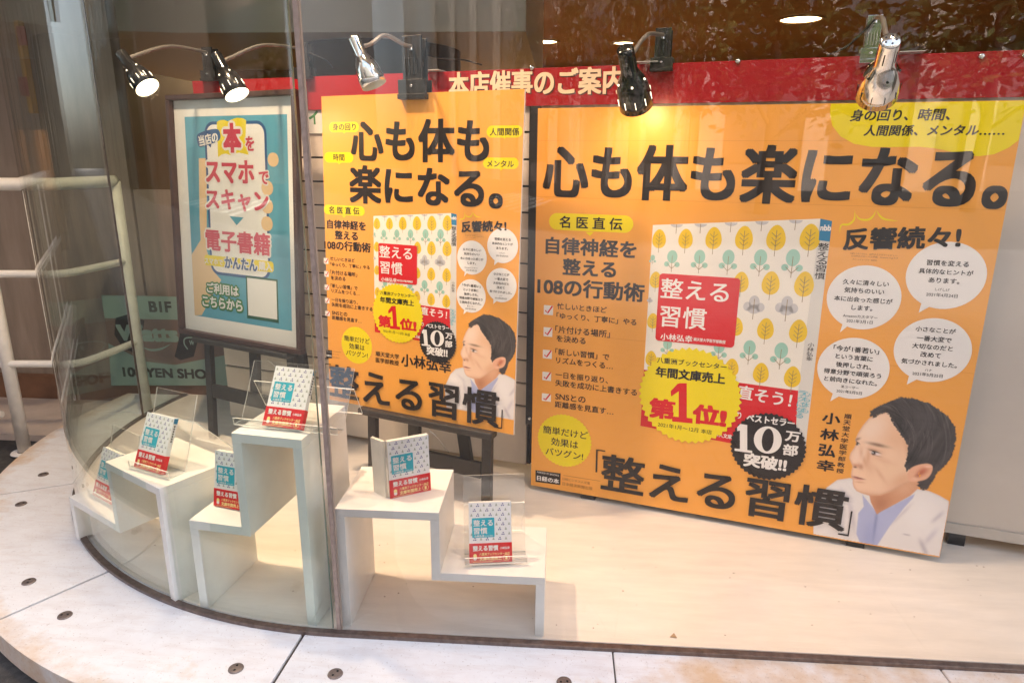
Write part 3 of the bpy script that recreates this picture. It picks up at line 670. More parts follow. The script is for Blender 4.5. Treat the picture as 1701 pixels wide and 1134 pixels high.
    # corner-to-corner homography is exact on a plane: evaluate L on every vertex
    uv = np.array([L(z(x, y)) for x, y in zip(X.ravel(), Y.ravel())])
    idx = np.arange(nx*ny).reshape(ny, nx)
    q = np.stack([idx[:-1, :-1], idx[1:, :-1], idx[1:, 1:], idx[:-1, 1:]], -1).reshape(-1, 4)
    Af = A.ravel(); keep = Af[q].max(1) > .02
    if parent.get('clip_w'):
        keep &= (uv[q][:, :, 0].max(1) < parent['clip_w']) & (uv[q][:, :, 1].min(1) > .002)
    q = q[keep]
    me = bpy.data.meshes.new('portrait'); me.from_pydata(np.column_stack([uv[:, 0], np.full(len(uv), -.6*LAY), uv[:, 1]]).tolist(), [], q.tolist())
    ca = me.color_attributes.new('print', 'FLOAT_COLOR', 'POINT')
    ca.data.foreach_set('color', np.column_stack([img.reshape(-1, 3), np.ones(nx*ny)]).ravel())
    bm = bmesh.new(); bm.from_mesh(me); bmesh.ops.delete(bm, geom=[v for v in bm.verts if not v.link_faces], context='VERTS'); bm.to_mesh(me); bm.free()
    me.materials.append(MATS['portrait print']); return link(bpy.data.objects.new('portrait', me), parent)
mp_ = pbr('portrait print', (.8, .8, .8), **PAPER); n_ = mp_.node_tree.nodes.new('ShaderNodeAttribute'); n_.attribute_name = 'print'
mp_.node_tree.links.new(n_.outputs['Color'], mp_.node_tree.nodes['Principled BSDF'].inputs['Base Color'])
ORL = srgb(241, 169, 74)
M_BOARD = pbr('poster board edge', (.75, .73, .70), .6)
def board(fr, W, H, parent, th=.007, mat='orange'):
    b = MB(); b.box((0, .0002, 0), (W, th, H), M_BOARD); b.add([(0, 0, 0), (W, 0, 0), (W, 0, H), (0, 0, H)], [(0, 1, 2, 3)], I[mat]); b.build('board', parent)

# ------------------------------------------------------------------ the big poster
bp = empty('poster', BP.M, 'large square orange book poster standing on the floor at right', 'poster'); bp['clip_w'] = BPW
board(BP, BPW, BPH, bp)
for x in (.18, 1.02): MB().box((x, .0075, -.0195), (x+.05, .03, .10), M_PLAST).build('foot_block', bp)
z6 = Z(1280, 150, 4.04)
a = Art(BP.loc); pts = [BP.loc(z6(*q)) for q in ((410,66),(400,120),(400,170),(415,240),(470,310),(560,360),(680,381),(800,382),(1000,380),(1100,390),(1200,410),(1300,437),(1400,443),(1500,430),(1600,385),(1665,335))]
pts = [(min(x, BPW-.001), min(y, BPH-.001)) for x, y in pts]+[(BPW-.001, BP.loc(z6(1680, 300))[1]), (BPW-.001, BPH-.001), (pts[0][0], BPH-.001)]
a.shape(pts, 'yellow', 1)
a.text('身の回り、時間、', z6(545,130), z6(1205,204), 'black', .025, 3, slant=.12); a.text('人間関係、メンタル……', z6(635,235), z6(1570,306), 'black', .025, 3, slant=.12)
a.build('yellow_bubble', bp)
a = Art(BP.loc)
for y in (234, 330, 560): v = BP.loc((1000, y))[1]; a.stroke([(.001, v), (BPW-.001, v)], .0009, 'seam', .5)
a.build('sheet_seams', bp)
a = Art(BP.loc); a.text('心も体も楽になる。', (903, 240), (1669, 350), 'black', .030, 5); a.build('headline', bp)
left_column(BP.loc, bp); circle_note(BP.loc, bp); imprint(BP.loc, bp); book_art(BP.loc, bp); badge_yellow(BP.loc, bp); badge_black(BP.loc, bp)
reaction(BP.loc, bp); bubbles(BP.loc, bp); portrait(BP.loc, bp, ORL); title(BP.loc, bp)
a = Art(BP.loc); zn = Z(1330, 640, 3.779)
for ch, x0, y0, x1, y1 in (('小',140,165,245,250),('林',128,265,236,352),('弘',117,362,215,452),('幸',105,460,210,546)): a.text(ch, zn(x0, y0), zn(x1, y1), 'black', .03, 4)
tx = '順天堂大学医学部教授'
for i, ch in enumerate(tx):
    t = i/9; x0, y0 = 276+(226-276)*t, 176+(517-176)*t; a.text(ch, zn(x0, y0), zn(x0+42, y0+36), 'black', .015, 4)
a.build('author_name', bp)

# ------------------------------------------------------------------ the second poster on its easel
P2W, P2H = .7276, 1.030
p2 = empty('poster', P2.M, 'tall orange book poster on a black easel in the middle', 'poster'); p2['clip_w'] = P2W
board(P2, P2W, P2H, p2)
def mapper(pairs):
    f_ = fit([BP.loc(a_) for a_, b_ in pairs], [P2.loc(b_) for a_, b_ in pairs]); return lambda p: f_(BP.loc(p))
Lb = mapper([((1084.5,373.8),(621,357)), ((1382,367),(757,354)), ((1145,657),(659,538)), ((1275,741),(730,554))])
Lp = mapper([((1510,659),(810,517)), ((1588,719),(856.4,567.7)), ((1411,756),(765.4,581.5)), ((1531,785.5),(831,603.7))])
Lr = mapper([((1434,494),(782,428)), ((1571,458),(834,411.5)), ((1417,612),(780,489.6)), ((1548,582),(830.5,474.6)), ((1498.5,396),(812,373.7))])
Lc = mapper([((911,514),(542,429.7)), ((907.6,659.5),(541,521.8)), ((1070,482),(616,412)), ((981,370),(577,352))])
Ln = mapper([((937.6,731.7),(592.4,573.5)), ((892.9,725),(567,569)), ((982,739),(618,578)), ((937,777),(592,603.5)), ((938,687),(593,543.5))])
Ls = mapper([((893,461.8),(538.4,399.6)), ((1070,499.5),(615.9,418.2)), ((906.8,394),(543.5,365.3)), ((936,428.5),(556.6,382.4)), ((1023,460),(594.7,399))])
Lt = mapper([((1000,751),(547,607)), ((1402,882),(829,706))])
Li = mapper([((889.5,780),(541.7,581)), ((984,813),(564,596))])
z1 = Z(520, 150, 4.476)
a = Art(P2.loc); a.text('心も体も', z1(278,224), z1(1308,542), 'black', .030, 5); a.text('楽になる。', z1(268,556), z1(1410,888), 'black', .030, 5); a.build('headline', p2)
for s_, r0, r1, t0, t1 in (('身の回り',(120,238),(341,312),(145,249),(318,299)), ('人間関係',(1292,264),(1555,352),(1315,284),(1533,335)), ('時間',(85,460),(300,540),(150,478),(235,520)), ('メンタル',(1265,500),(1527,587),(1295,523),(1493,570))):
    a = Art(P2.loc); a.rrect(P2.loc(z1(*r0)), P2.loc(z1(*r1)), 1, 'yellow', 1); m_ = (r0[0]+r1[0])/2
    a.poly([z1(m_-12, r1[1]-4), z1(m_+14, r1[1]-4), z1(m_+2, r1[1]+12)], 'yellow', 1.2)
    a.text(s_, z1(*t0), z1(*t1), 'black', .015, 3); a.build('yellow_pill', p2)
left_column(Lc, p2, Ls); circle_note(Ln, p2); imprint(Li, p2); book_art(Lb, p2); badge_yellow(Lb, p2); badge_black(Lb, p2)
reaction(Lr, p2); bubbles(Lr, p2); portrait(Lp, p2, ORL); title(Lt, p2)
z4 = Z(520, 520, 4.05); a = Art(P2.loc)
a.text('順天堂大学', z4(422,262), z4(580,302), 'black', .015, 4); a.text('医学部教授', z4(422,303), z4(578,347), 'black', .015, 4); a.text('小林弘幸', z4(593,283), z4(930,393), 'black', .025, 4)
a.build('author_name', p2)

# ------------------------------------------------------------------ framed poster
z2 = Z(180, 30, 3.78); z3 = Z(280, 280, 3.542)
fo = [FP.loc(q) for q in ((286, 159), (500, 149.5), (503, 588), (300, 551))]
fx0, fx1 = (fo[0][0]+fo[3][0])/2, (fo[1][0]+fo[2][0])/2; fz0, fz1 = (fo[2][1]+fo[3][1])/2, (fo[0][1]+fo[1][1])/2
fr = empty('framed_poster', FP.M, 'teal and white bookshop poster in a dark wooden frame on an easel', 'framed poster')
fw = .019
for nm, a_, b_ in (('frame_rail', (fx0, -.022, fz0), (fx1, .008, fz0+fw)), ('frame_rail', (fx0, -.022, fz1-fw), (fx1, .008, fz1)), ('frame_stile', (fx0, -.022, fz0+fw), (fx0+fw, .008, fz1-fw)), ('frame_stile', (fx1-fw, -.022, fz0+fw), (fx1, .008, fz1-fw))):
    MB().box(a_, b_, M_FRAME).build(nm, fr, bevel=.003)
a = Art(FP.loc); a.shape([(fx0+fw, fz0+fw), (fx1-fw, fz0+fw), (fx1-fw, fz1-fw), (fx0+fw, fz1-fw)], 'paperw', 0)
tl_, tr_, br_, bl2 = [FP.loc(q) for q in (z2(492,618), z2(1133,607), z3(717,950), z3(143,865))]
tx0, tx1, tz0, tz1 = (tl_[0]+bl2[0])/2, (tr_[0]+br_[0])/2, (br_[1]+bl2[1])/2, (tl_[1]+tr_[1])/2
a.shape([(tx0, tz0), (tx1, tz0), (tx1, tz1), (tx0, tz1)], 'teal', 1)
k = lambda zz, *p: [zz(*q) for q in p]
hand = [FP.loc(q) for q in k(z3, (178,-60),(225,-60),(225,480),(262,600),(310,655),(195,862),(143,862),(133,505),(190,420),(183,300))]
a.shape([(max(x, tx0), max(y, tz0)) for x, y in hand], 'beige', 2)
ph0, ph1 = FP.loc(z2(600, 652)), FP.loc(z3(602, 662)); a.rrect(ph0, ph1, .045, 'navy', 3); t_ = .011
a.rrect((ph0[0]+t_, ph0[1]-t_), (ph1[0]-t_, ph1[1]+t_), .036, 'paperw', 4)
a.build('print', fr)
a = Art(FP.loc)
for q, rx in ((z2(1042,890), .024), (z3(588,115), .026), (z3(588,222), .026), (z3(586,325), .026)):
    a = Art(FP.loc); c0 = FP.loc(q); a.rrect((c0[0]-rx*1.3, c0[1]+rx), (c0[0]+rx*.9, c0[1]-rx), rx, 'beige', 5); a.build('printed_finger', fr)
a = Art(FP.loc)
a.poly(k(z2, (682,655),(700,642),(728,640),(752,650),(775,638),(810,626),(845,630),(866,642),(862,770),(882,860),(850,852),(820,845),(790,855),(770,862),(740,852),(715,856),(690,875)), 'yellow', 6)
a.build('yellow_patch', fr); a = Art(FP.loc)
a.poly(k(z3, (360,280),(443,288),(402,334)), 'teal', 6)
a.build('arrow', fr); a = Art(FP.loc)
a.rrect(FP.loc(z3(212,506)), FP.loc(z3(620,612)), .012, 'yellow', 6)
a.build('yellow_band', fr); a = Art(FP.loc)
qa, qb = FP.loc(z3(455,630)), FP.loc(z3(650,908)); a.rrect(qa, qb, .001, 'qrgreen', 7); a.rrect((qa[0]+.007, qa[1]-.007), (qb[0]-.007, qb[1]+.012), .001, 'paperw', 8)
a.build('code_panel', fr); a = Art(FP.loc)
a.poly(k(z2, (556,760),(562,732),(600,712),(660,698),(692,702),(704,730),(700,765),(665,785),(600,806),(570,808)), 'navy', 7, smooth=4)
a.poly(k(z2, (620,790),(650,785),(645,815)), 'navy', 7.5)
a.build('navy_bubble', fr)
a = Art(FP.loc)
def outl(s_, tl, br, m, o='white', b=.03, g=.085): a.text(s_, tl, br, o, b, 9, grow=g); a.text(s_, tl, br, m, b, 12)
outl('本', z2(718,660), z2(840,848), 'crim', b=.05); outl('を', z2(862,742), z2(920,836), 'crim')
outl('スマホ', z2(610,890), z2(920,1045), 'crim', b=.035); outl('で', z2(946,962), z2(1010,1046), 'crim')
outl('スキャン', z3(218,118), z3(592,262), 'crim', b=.035); outl('電子書籍', z3(217,352), z3(602,516), 'crim', b=.03)
a.text('スマホで', z3(213,524), z3(322,570), 'white', .025, 12); outl('かんたん', z3(330,508), z3(525,612), 'navy', b=.03); a.text('購入', z3(532,544), z3(613,606), 'white', .03, 12)
outl('ご利用は', z3(225,668), z3(415,754), 'white', 'green', .03, .15); outl('こちらから', z3(200,744), z3(438,842), 'white', 'green', .03, .15)
a.text('当店の', z2(568,727), z2(692,795), 'white', .03, 12, rot=.16)
a.build('lettering', fr)
b = MB(); b.box((fx0+fw, -.0075, fz0+fw), (fx1-fw, -.005, fz1-fw), glass_mat('frame glazing', (.985, .985, .985), .045, .015)); b.build('glazing', fr)

# ------------------------------------------------------------------ easels
def easel(F, W, zt, uL, uR, uC, label, H=1.05, back_px=None):
    """F.A sits at the tray; legs run down the leaning plane to the floor"""
    r = empty('easel', Matrix.Translation((F.A.x, F.A.y, 0)), label, 'easel', 'black wooden easels')
    o0 = Vector((F.A.x, F.A.y, 0)); p = lambda u, v, d=0.: F.pt(u, v, d)-o0
    hz = F.A.z/F.u.z
    for (ut, ub) in uL, uR:
        MB().bar(p(ub, -hz+.002, .030), p(ut, H*.72, .030), .034, .022, M_WOODBLK, F.e).build('front_leg', r, bevel=.002)
    MB().bar(p(uL[0]-.03, -.012, -.004), p(uR[0]+.05, -.012, -.004), .046, .024, M_WOODBLK, Vector((F.n.x, F.n.y, 0))).build('tray', r, bevel=.006)
    y = -hz*.52
    f_ = lambda leg, v: leg[0]+(leg[1]-leg[0])*min(max(-v/hz, 0), 1)
    MB().bar(p(f_(uL, y)+.017, y, .030), p(f_(uR, y)-.017, y, .030), .055, .018, M_WOODBLK, F.u).build('crossbar', r, bevel=.002)
    MB().bar(p(uC, -.21, .052), p(uC, H*.8, .052), .045, .02, M_WOODBLK, F.e).build('mast', r, bevel=.002)
    back = Vector((-F.n.x, -F.n.y, 0)).normalized()
    q0 = p(uC+.06, H*.6, .07); q1 = F.pt(uC+.10, 0, 0)-o0+back*.25; q1.z = .002
    MB().bar(q0, q1, .045, .022, M_WOODBLK, F.e).build('back_leg', r, bevel=.002)
    b = MB(); b.tube(curve_pts([p(uC+.045, -.07, .07), p(uC+.07, -.10, .09), p(uC+.085, -.17, .14)], 6), .0016, M_CHROME, 6); b.lathe([(0, .012), (.006, .012), (.008, 0)], M_CHROME, Matrix.Translation(p(uC, -.035, .04)) @ F.M.to_3x3().to_4x4() @ Matrix.Rotation(R(90), 4, 'X'), 12)
    b.build('chain', r)
    return r
uL2 = P2.loc((613, 700))[0]; uR2 = P2.loc((799, 730))[0]; uC2 = P2.loc((675, 715))[0]
easel(P2, P2W, .3, (uL2, uL2-.005), (uR2, uR2+.012), uC2, 'black wooden easel with a wide tray carrying the tall orange poster')
uL1 = FP.loc((338, 600))[0]; uR1 = FP.loc((462, 610))[0]; uC1 = FP.loc((406, 600))[0]
F1 = Frame(FP.pt(0, fz0, 0), R(23.5), R(4.3))
easel(F1, .7, .45, (uL1, uL1), (uR1+.02, uR1+.05), uC1, 'dark wooden easel under the framed teal poster')

# ------------------------------------------------------------------ books
def make_book(th=.014):
    W, H = .105, .148
    r = empty('book', Matrix.Identity(4))
    b = MB(); b.box((.001, .0006, .001), (W-.0012, th-.0006, H-.001), pbr('page edges', (.80, .77, .68), .8, noise=.12, nscale=400, stretch=(.05, 6, .05)))
    b.build('pages', r)
    cv = pbr('book cover', srgb(240, 240, 240), .35)
    b = MB(); b.box((0, 0, 0), (W, .0006, H), cv); b.box((0, th-.0006, 0), (W, th, H), cv); b.box((W-.0009, .0006, 0), (W, th-.0006, H), cv); b.build('cover', r)
    L = lambda p: (p[0]*W, (1-p[1])*H)
    a = Art(L)
    n = 0
    for j in range(9):
        for i in range(7):
            u, v = .06+i*.148+(.07 if j % 2 else 0), .05+j*.08
            if u > .97 or v > .66: continue
            if (i+j) % 2:
                c0 = L((u, v))
                for dx, dy in ((-.0022, -.002), (.0022, -.002), (.0006, .0022)): a.disc((c0[0]+dx, c0[1]+dy), .0017, 'lilac', 1, 8)
            else:
                c0 = L((u, v)); a.shape([(c0[0]-.003, c0[1]-.003), (c0[0]+.003, c0[1]-.003), (c0[0], c0[1]+.0045)], 'sage', 1)
    a.build('cover_pattern', r)
    a = Art(L); a.rrect(L((.07,.26)), L((.60,.585)), .002, 'cyan', 2)
    a.text('整える', (.105,.29), (.565,.395), 'white', .02, 4); a.text('習慣', (.105,.42), (.43,.525), 'white', .02, 4); a.text('小林弘幸', (.12,.545), (.36,.572), 'white', .02, 4)
    a.text('順天堂大学教授', (.38,.552), (.57,.57), 'white', 0, 4)
    a.build('title_label', r)
    b = MB(); b.box((-.0005, -.0009, -.0002), (W+.0005, -.0002, H*.32), I['red']); b.box((W+.0003, -.0002, -.0002), (W+.0009, th, H*.32), I['red']); ob = b.build('obi_band', r)
    a = Art(L); a.text('整える習慣', (.08,.715), (.68,.805), 'white', .03, 4); a.text('小林弘幸', (.72,.745), (.95,.79), 'white', .02, 4)
    a.text('八重洲ブックセンター本店', (.23,.835), (.95,.885), 'gold', .015, 4); a.text('文庫年間売上', (.23,.90), (.76,.965), 'gold', .03, 4)
    c0 = L((.87, .93)); a.disc(c0, .0082, 'gold', 4, 24); a.disc(c0, .0072, 'red', 5, 24); a.text('1', (.845,.90), (.895,.96), 'gold', .05, 6)
    a.rrect(L((.09,.85)), L((.17,.955)), .0042, 'gold', 4); a.rrect(L((.09,.905)), L((.17,.955)), .0042, 'white', 5); a.stroke([L((.08,.982)), L((.55,.982))], .0008, 'gold', 4)
    o = a.build('obi_lettering', ob); o.location = (0, -.0009, 0)
    b = MB(); b.box((W+.0001, .001, H*.9), (W+.0007, th-.001, H*.995), I['blue']); b.build('spine_tab', r)
    b = MB()
    for k in range(7): b.box((W+.0001, th*.35, H*(.84-.045*k)), (W+.0005, th*.65, H*(.868-.045*k)), I['black'])
    b.build('spine_lettering', r)
    return r
book0 = make_book()
BOOKS = [((-.199, 1.474, .1755), 9, 18, 'paperback in a clear stand on the lower step right of the seam', 1),
         ((-.398, 1.500, .3295), 30, 3, 'paperback standing half open on the high step right of the seam', 0),
         ((-.704, 1.497, .5145), -11.7, 30, 'paperback leaning in a wide clear tray on top of the tallest shelf', 2),
         ((-.883, 1.556, .259), -14, 10, 'paperback on the low step of the tall shelf left of the seam', 3),
         ((-1.118, 1.602, .3385), -22, 24, 'paperback in a clear stand on the high step of the corner shelf', 1),
         ((-1.39, 1.785, .1475), -30, 20, 'paperback at far left, half hidden on the low step of the corner shelf', 1)]
def stand(M, w_, hb, lean, lip=.022, dep=.05, shift=0., tongue=0., label=''):
    r = empty('acrylic_stand', M, label, 'book stand', 'clear acrylic book stands')
    t = .0028; b = MB()
    x0, x1 = shift, shift+w_
    def plate(p, q, nm):
        p, q = Vector((0, *p)), Vector((0, *q)); d = (q-p).normalized(); n = Vector((0, -d.z, d.y))
        bb_ = MB(); vs = [Vector((x, 0, 0))+c+n*s_*t/2 for x in (x0, x1) for c in (p, q) for s_ in (-1, 1)]
        bb_.add(vs, [(0, 2, 6, 4), (1, 5, 7, 3)], M_ACR); bb_.add(vs, [(0, 1, 3, 2), (4, 6, 7, 5), (2, 3, 7, 6), (0, 4, 5, 1)], M_ACRE)
        bb_.build(nm, r)
    plate((-.004, .0015), (-.006, lip), 'lip'); plate((-.002, .0015), (dep, .0015), 'base')
    bk = (dep, .003); top = (dep+math.sin(lean)*hb, .003+math.cos(lean)*hb); plate(bk, top, 'back_plate')
    if tongue: plate((top[0]*.9, top[1]*.62), (top[0]+tongue, .003), 'prop')
    return r
for i, (p, yw, ln, lab, sty) in enumerate(BOOKS):
    o = book0 if i == 0 else copy_tree(book0)
    B_ = Matrix.Translation(p) @ Matrix.Rotation(R(yw), 4, 'Z')
    o.matrix_world = B_ @ Matrix.Rotation(-R(ln), 4, 'X')
    tag(o, lab, 'book', 'display copies of the paperback')
    base = Matrix.Translation((p[0], p[1], p[2]-.004)) @ Matrix.Rotation(R(yw), 4, 'Z')
    if sty == 1: stand(base, .155, .20, R(ln-6), shift=-.012, dep=.045, tongue=.10 if i != 0 else .06, label='clear acrylic stand behind the '+{0: 'book on the right hand lower step', 4: 'book on the corner shelf high step', 5: 'half hidden book at far left'}[i])
    if sty == 2: stand(Matrix.Translation((p[0], p[1], .509)) @ Matrix.Rotation(R(-9), 4, 'Z'), .275, .15, R(ln), lip=.02, dep=.028, shift=-.075, tongue=.03, label='wide clear acrylic tray stand on top of the tallest shelf')
    if i == 1:
        T_ = Matrix.Rotation(R(118), 4, 'Z') @ Matrix.Rotation(0, 4, 'X')
        b = MB(); b.box((0, 0, .0005), (.050, .0012, .1475), pbr('inside cover', srgb(236, 234, 226), .5)); b.box((0, .0015, .001), (.048, .008, .147), MATS['page edges'])
        c_ = b.build('open_cover', o); c_.matrix_local = Matrix.Translation((-.0015, .012, 0)) @ Matrix.Rotation(R(112), 4, 'Z')

# ------------------------------------------------------------------ clip lamps
def lamp(top_px, bot_px, d0, d1, clamp_px, clampF, mshade, mclamp, lit, label, cabpx=None, silver=False, clamp_w=.05, cs=.7):
    T0 = CAM+ray(*top_px)*d0; B0 = CAM+ray(*bot_px)*d1
    ax = (B0-T0); Ln = ax.length; ax.normalize()
    r = empty('clip_lamp', Matrix.Translation(T0), label, 'lamp', 'clip-on spot lamps')
    rot = (-ax).to_track_quat('Z', 'Y').to_matrix().to_4x4()
    s_ = Ln/.20
    prof = [(0, .0), (.020, 0), (.0235, -.003), (.0245, -.008), (.0245, -.075), (.030, -.088), (.040, -.108), (.0475, -.135), (.051, -.17), (.0515, -.2)]
    prof = [(a*s_, b*s_) for a, b in prof]
    sh = MB(); sh.lathe(prof, mshade, rot, 44)
    inn = [(.0505*s_, -.2*s_), (.050*s_, -.17*s_), (.0465*s_, -.135*s_), (.039*s_, -.108*s_), (.02*s_, -.085*s_), (0, -.085*s_)]
    sh.lathe([(.0515*s_, -.2*s_)]+inn, M_SHADEGLOW if lit == 2 else M_INNER, rot, 44)  # inner wall of the bright lamps glows in place of bulb light
    hm = M_SHADEGLOW if lit else M_DARK; ho = sh
    for k in range(10):
        a = 2*math.pi*k/10
        for zz, hh, wd_, rr in ((-.165, .012, .0017, .0516),):
            Tm = rot @ Matrix.Rotation(a, 4, 'Z') @ Matrix.Translation((rr*s_, 0, zz*s_)); ho.box((-.0012, -wd_*s_/2, -hh*s_), (.0004, wd_*s_/2, hh*s_), hm, Tm)
        if k % 2 == 0: ho.lathe([(0, .0006), (.0032*s_, .0006), (.0034*s_, -.003)], hm, rot @ Matrix.Rotation(a, 4, 'Z') @ Matrix.Translation((.0405*s_, 0, -.106*s_)) @ Matrix.Rotation(R(62), 4, 'Y'), 10)
        if k % 2 and mshade is M_CHROME:
            Tm = rot @ Matrix.Rotation(a, 4, 'Z') @ Matrix.Translation((.0246*s_, 0, -.045*s_)); ho.box((-.0012, -.0012, -.018*s_), (.0004, .0012, .018*s_), M_DARK, Tm)
    for k in range(5): ho.lathe([(0, .0006), (.0028*s_, .0006), (.0028*s_, -.001)], M_DARK, rot @ Matrix.Rotation(k*1.257, 4, 'Z') @ Matrix.Translation((.013*s_, 0, 0)), 8)
    sh.build('lamp_shade', r)
    bu = MB(); bz = -.135*s_
    bu.lathe([(.0, bz-.042*s_), (.015*s_, bz-.038*s_), (.026*s_, bz-.022*s_), (.028*s_, bz-.004*s_), (.018*s_, bz+.02*s_), (.012*s_, bz+.04*s_)], M_GLOW if lit else pbr('frosted bulb', (.8, .78, .72), .3), rot, 24); bu.build('bulb', r)
    # clamp
    P = onplane(clamp_px[0], clamp_px[1], clampF[0], clampF[1].n)-T0; e, n, up = clampF[1].e, clampF[1].n, Vector((0, 0, 1))
    Mc = Matrix(((e.x, -n.x, 0, P.x), (e.y, -n.y, 0, P.y), (e.z, -n.z, 1, P.z), (0, 0, 0, 1)))
    cw = clamp_w; cl = MB(); Mc = Mc @ Matrix.Diagonal((1, 1, cs, 1))
    cl.box((-cw/2, -.014, -.02), (cw/2, -.006, .105), mclamp, Mc); cl.box((-cw*.72, -.02, -.055), (cw*.72, -.010, -.012), mclamp, Mc); cl.box((-cw*.72, -.026, -.066), (cw*.72, .0, -.052), mclamp, Mc)
    cl.box((-cw/2, .014, -.02), (cw/2, .022, .10), mclamp, Mc); cl.box((-cw*.72, .012, -.06), (cw*.72, .020, -.012), mclamp, Mc)
    for k in range(4): cl.box((-cw*.36+k*cw*.2, -.0165, .0), (-cw*.30+k*cw*.2, -.0141, .045), mclamp, Mc)
    sp = cl; sp.tube([Mc @ Vector((-cw*.42, 0, .03)), Mc @ Vector((cw*.42, 0, .03))], .009, M_CHROME, 12); sp.lathe([(0, .004), (.004, .004), (.005, 0)], M_CHROME, Mc @ Matrix.Translation((0, -.0205, -.03)) @ Matrix.Rotation(R(90), 4, 'X'), 12); cl.build('clamp', r, bevel=.0012)
    # gooseneck
    j0 = Mc @ Vector((0, -.016, .075 if not silver else .09)); j1 = -(-ax)*(.04*s_); j1 = ax*.04*s_
    side = (j0-j1); side.normalize()
    mid = (j0+j1)/2+Vector((0, 0, .03))
    g = MB(); g.tube(curve_pts([j1+side*.02*s_, j1+side*.05+Vector((0, 0, .008)), mid, j0+Vector((0, 0, .006))-side*.03, j0], 10), .0058, pbr('gooseneck metal', (.30, .28, .26), .38, metal=.6), 10)
    g.lathe([(0, .004), (.006, .004), (.006, -.01)], M_CHROME, Matrix.Translation(j0), 10); g.build('gooseneck', r)
    if cabpx:
        pts = [j0]+[CAM+ray(*q)*dd-T0 for q, dd in cabpx]
        MB().tube(curve_pts(pts, 8), .0026, pbr('cable black', (.01, .01, .01), .5), 8).build('cable', r)
    if lit:
        ld = bpy.data.lights.new('bulb_light', 'SPOT'); ld.energy = lit_power[lit]; ld.color = (1, .70, .40); ld.spot_size = R(140); ld.spot_blend = 1.0; ld.shadow_soft_size = .03
        lo = bpy.data.objects.new('bulb_light', ld); link(lo, r); lo.location = ax*(.205*s_); lo.rotation_euler = (-ax).to_track_quat('Z', 'Y').to_euler()
    return r
lit_power = {1: .42, 2: 1.0}
pa = (PN.pt(0, 0, -.02), PN); p2a = (P2.pt(0, 0, .0), P2)
lamp((200, 88), (245, 146), 2.50, 2.42, (350, 114), pa, M_BLK, M_PLAST, 2, 'lit black clip lamp at far left, its bulb facing the viewer', clamp_w=.048)
lamp((358, 90), (394, 158), 2.45, 2.38, (506, 109), pa, M_BLK, M_PLAST, 2, 'lit black clip lamp hanging above the framed teal poster', [((540, 100), 2.72), ((552, 112), 2.75)], clamp_w=.048)
lamp((587, 62), (622, 142), 2.10, 2.06, (689, 126), p2a, M_CHROME, M_PLAST, 0, 'chrome clip lamp with a heavy black clamp on the tall orange poster', [((720, 95), 2.3), ((770, 100), 2.5), ((800, 108), 2.6)], clamp_w=.068, cs=1.05)
lamp((1038, 80), (1057, 175), 1.88, 1.985, (1101, 92), pa, M_BLK, M_PLAST, 1, 'glossy black clip lamp pointed down at the large poster', clamp_w=.046)
lamp((1480, 66), (1456, 160), 1.67, 1.79, (1447, 76), pa, M_CHROME, M_CHROME, 0, 'chrome clip lamp with a silver clamp at upper right', [((1410, 75), 1.95), ((1375, 92), 2.0)], silver=True, clamp_w=.036)

# ------------------------------------------------------------------ window box: soffit, facade, shop behind
M_BROWN = pbr('brown shop ceiling', (.26, .135, .06), .6, noise=.2, nscale=1.5)
tag(MB().box((-1.9, 1.40, ZT), (2.6, 3.2, ZT+.1), pbr('window soffit', (.62, .56, .48), .7)).build('soffit'), 'pale soffit over the display window', 'ceiling')
tag(MB().box((-9, 1.36, ZT+.101), (9, 1.7, 4.6), pbr('upper facade', (.25, .2, .17), .7, noise=.2, nscale=3)).build('facade'), 'brown upper facade above the shop window', 'building front')
tag(MB().box((2.601, 1.38, -.07), (6.3, 1.705, ZT+.09), pbr('pier', (.22, .17, .14), .7, noise=.2, nscale=4)).box((6.01, 1.706, -.07), (6.3, 12.9, 2.75), pbr('pier', (.22, .17, .14), .7, noise=.2, nscale=4)).build('pier'), 'brown wall pier right of the shop window', 'pier')
sh = empty('shop_room', Matrix.Identity(4), 'dim brown shop interior behind the display with warm ceiling', 'shop interior')
MB().box((-7, 1.71, 2.62), (6.0, 13, 2.7), M_BROWN).build('ceiling', sh)
MB().box((-7, 12.6, -.05), (6.0, 12.9, 2.615), pbr('shop back wall', (.36, .18, .07), .7, noise=.3, nscale=2)).build('back_wall', sh)
MB().box((-7, 3.25, -.2), (6.0, 12.55, -.08), pbr('shop carpet', (.34, .24, .15), .8)).build('floor_covering', sh)
MB().box((-7.2, 3.25, -.2), (-7.01, 12.9, 2.6), pbr('shop side wall', (.3, .14, .04), .6, noise=.2, nscale=3)).build('side_wall', sh)
SPOTS = [((1330, 33), .26), ((775, 100), .2), ((905, 70), .2), ((1036, 72), .16), ((450, 50), .2), ((300, 100), .17)]
for i, (px, rr) in enumerate(SPOTS):
    d = ray(*px); p = CAM+d*((2.612-CH)/d.z)
    r = empty('downlight', Matrix.Translation(p), None, 'ceiling light', 'warm downlights in the shop ceiling')
    r['label'] = ['large oval downlight glowing at upper right', 'downlight seen just above the tall orange poster', 'small downlight between the lettering and the black lamp', 'downlight showing right above the black lamp', 'downlight left of the glass seam', 'faint downlight above the far left lamp'][i]
    MB().lathe([(0, .004), (rr*.82, .004)], M_DOWN, Matrix.Identity(4), 28).build('diffuser', r)
    MB().lathe([(rr*.82, .004), (rr*.85, -.008), (rr, -.004), (rr, .006)], pbr('downlight ring', (.3, .2, .12), .5), Matrix.Identity(4), 28).build('ring', r)
    ld = bpy.data.lights.new('downlight_beam', 'SPOT'); ld.energy = 40; ld.color = (1, .66, .32); ld.spot_size = R(150); ld.shadow_soft_size = .12
    lo = bpy.data.objects.new('downlight_beam', ld); link(lo, r); lo.location = (0, 0, -.03)
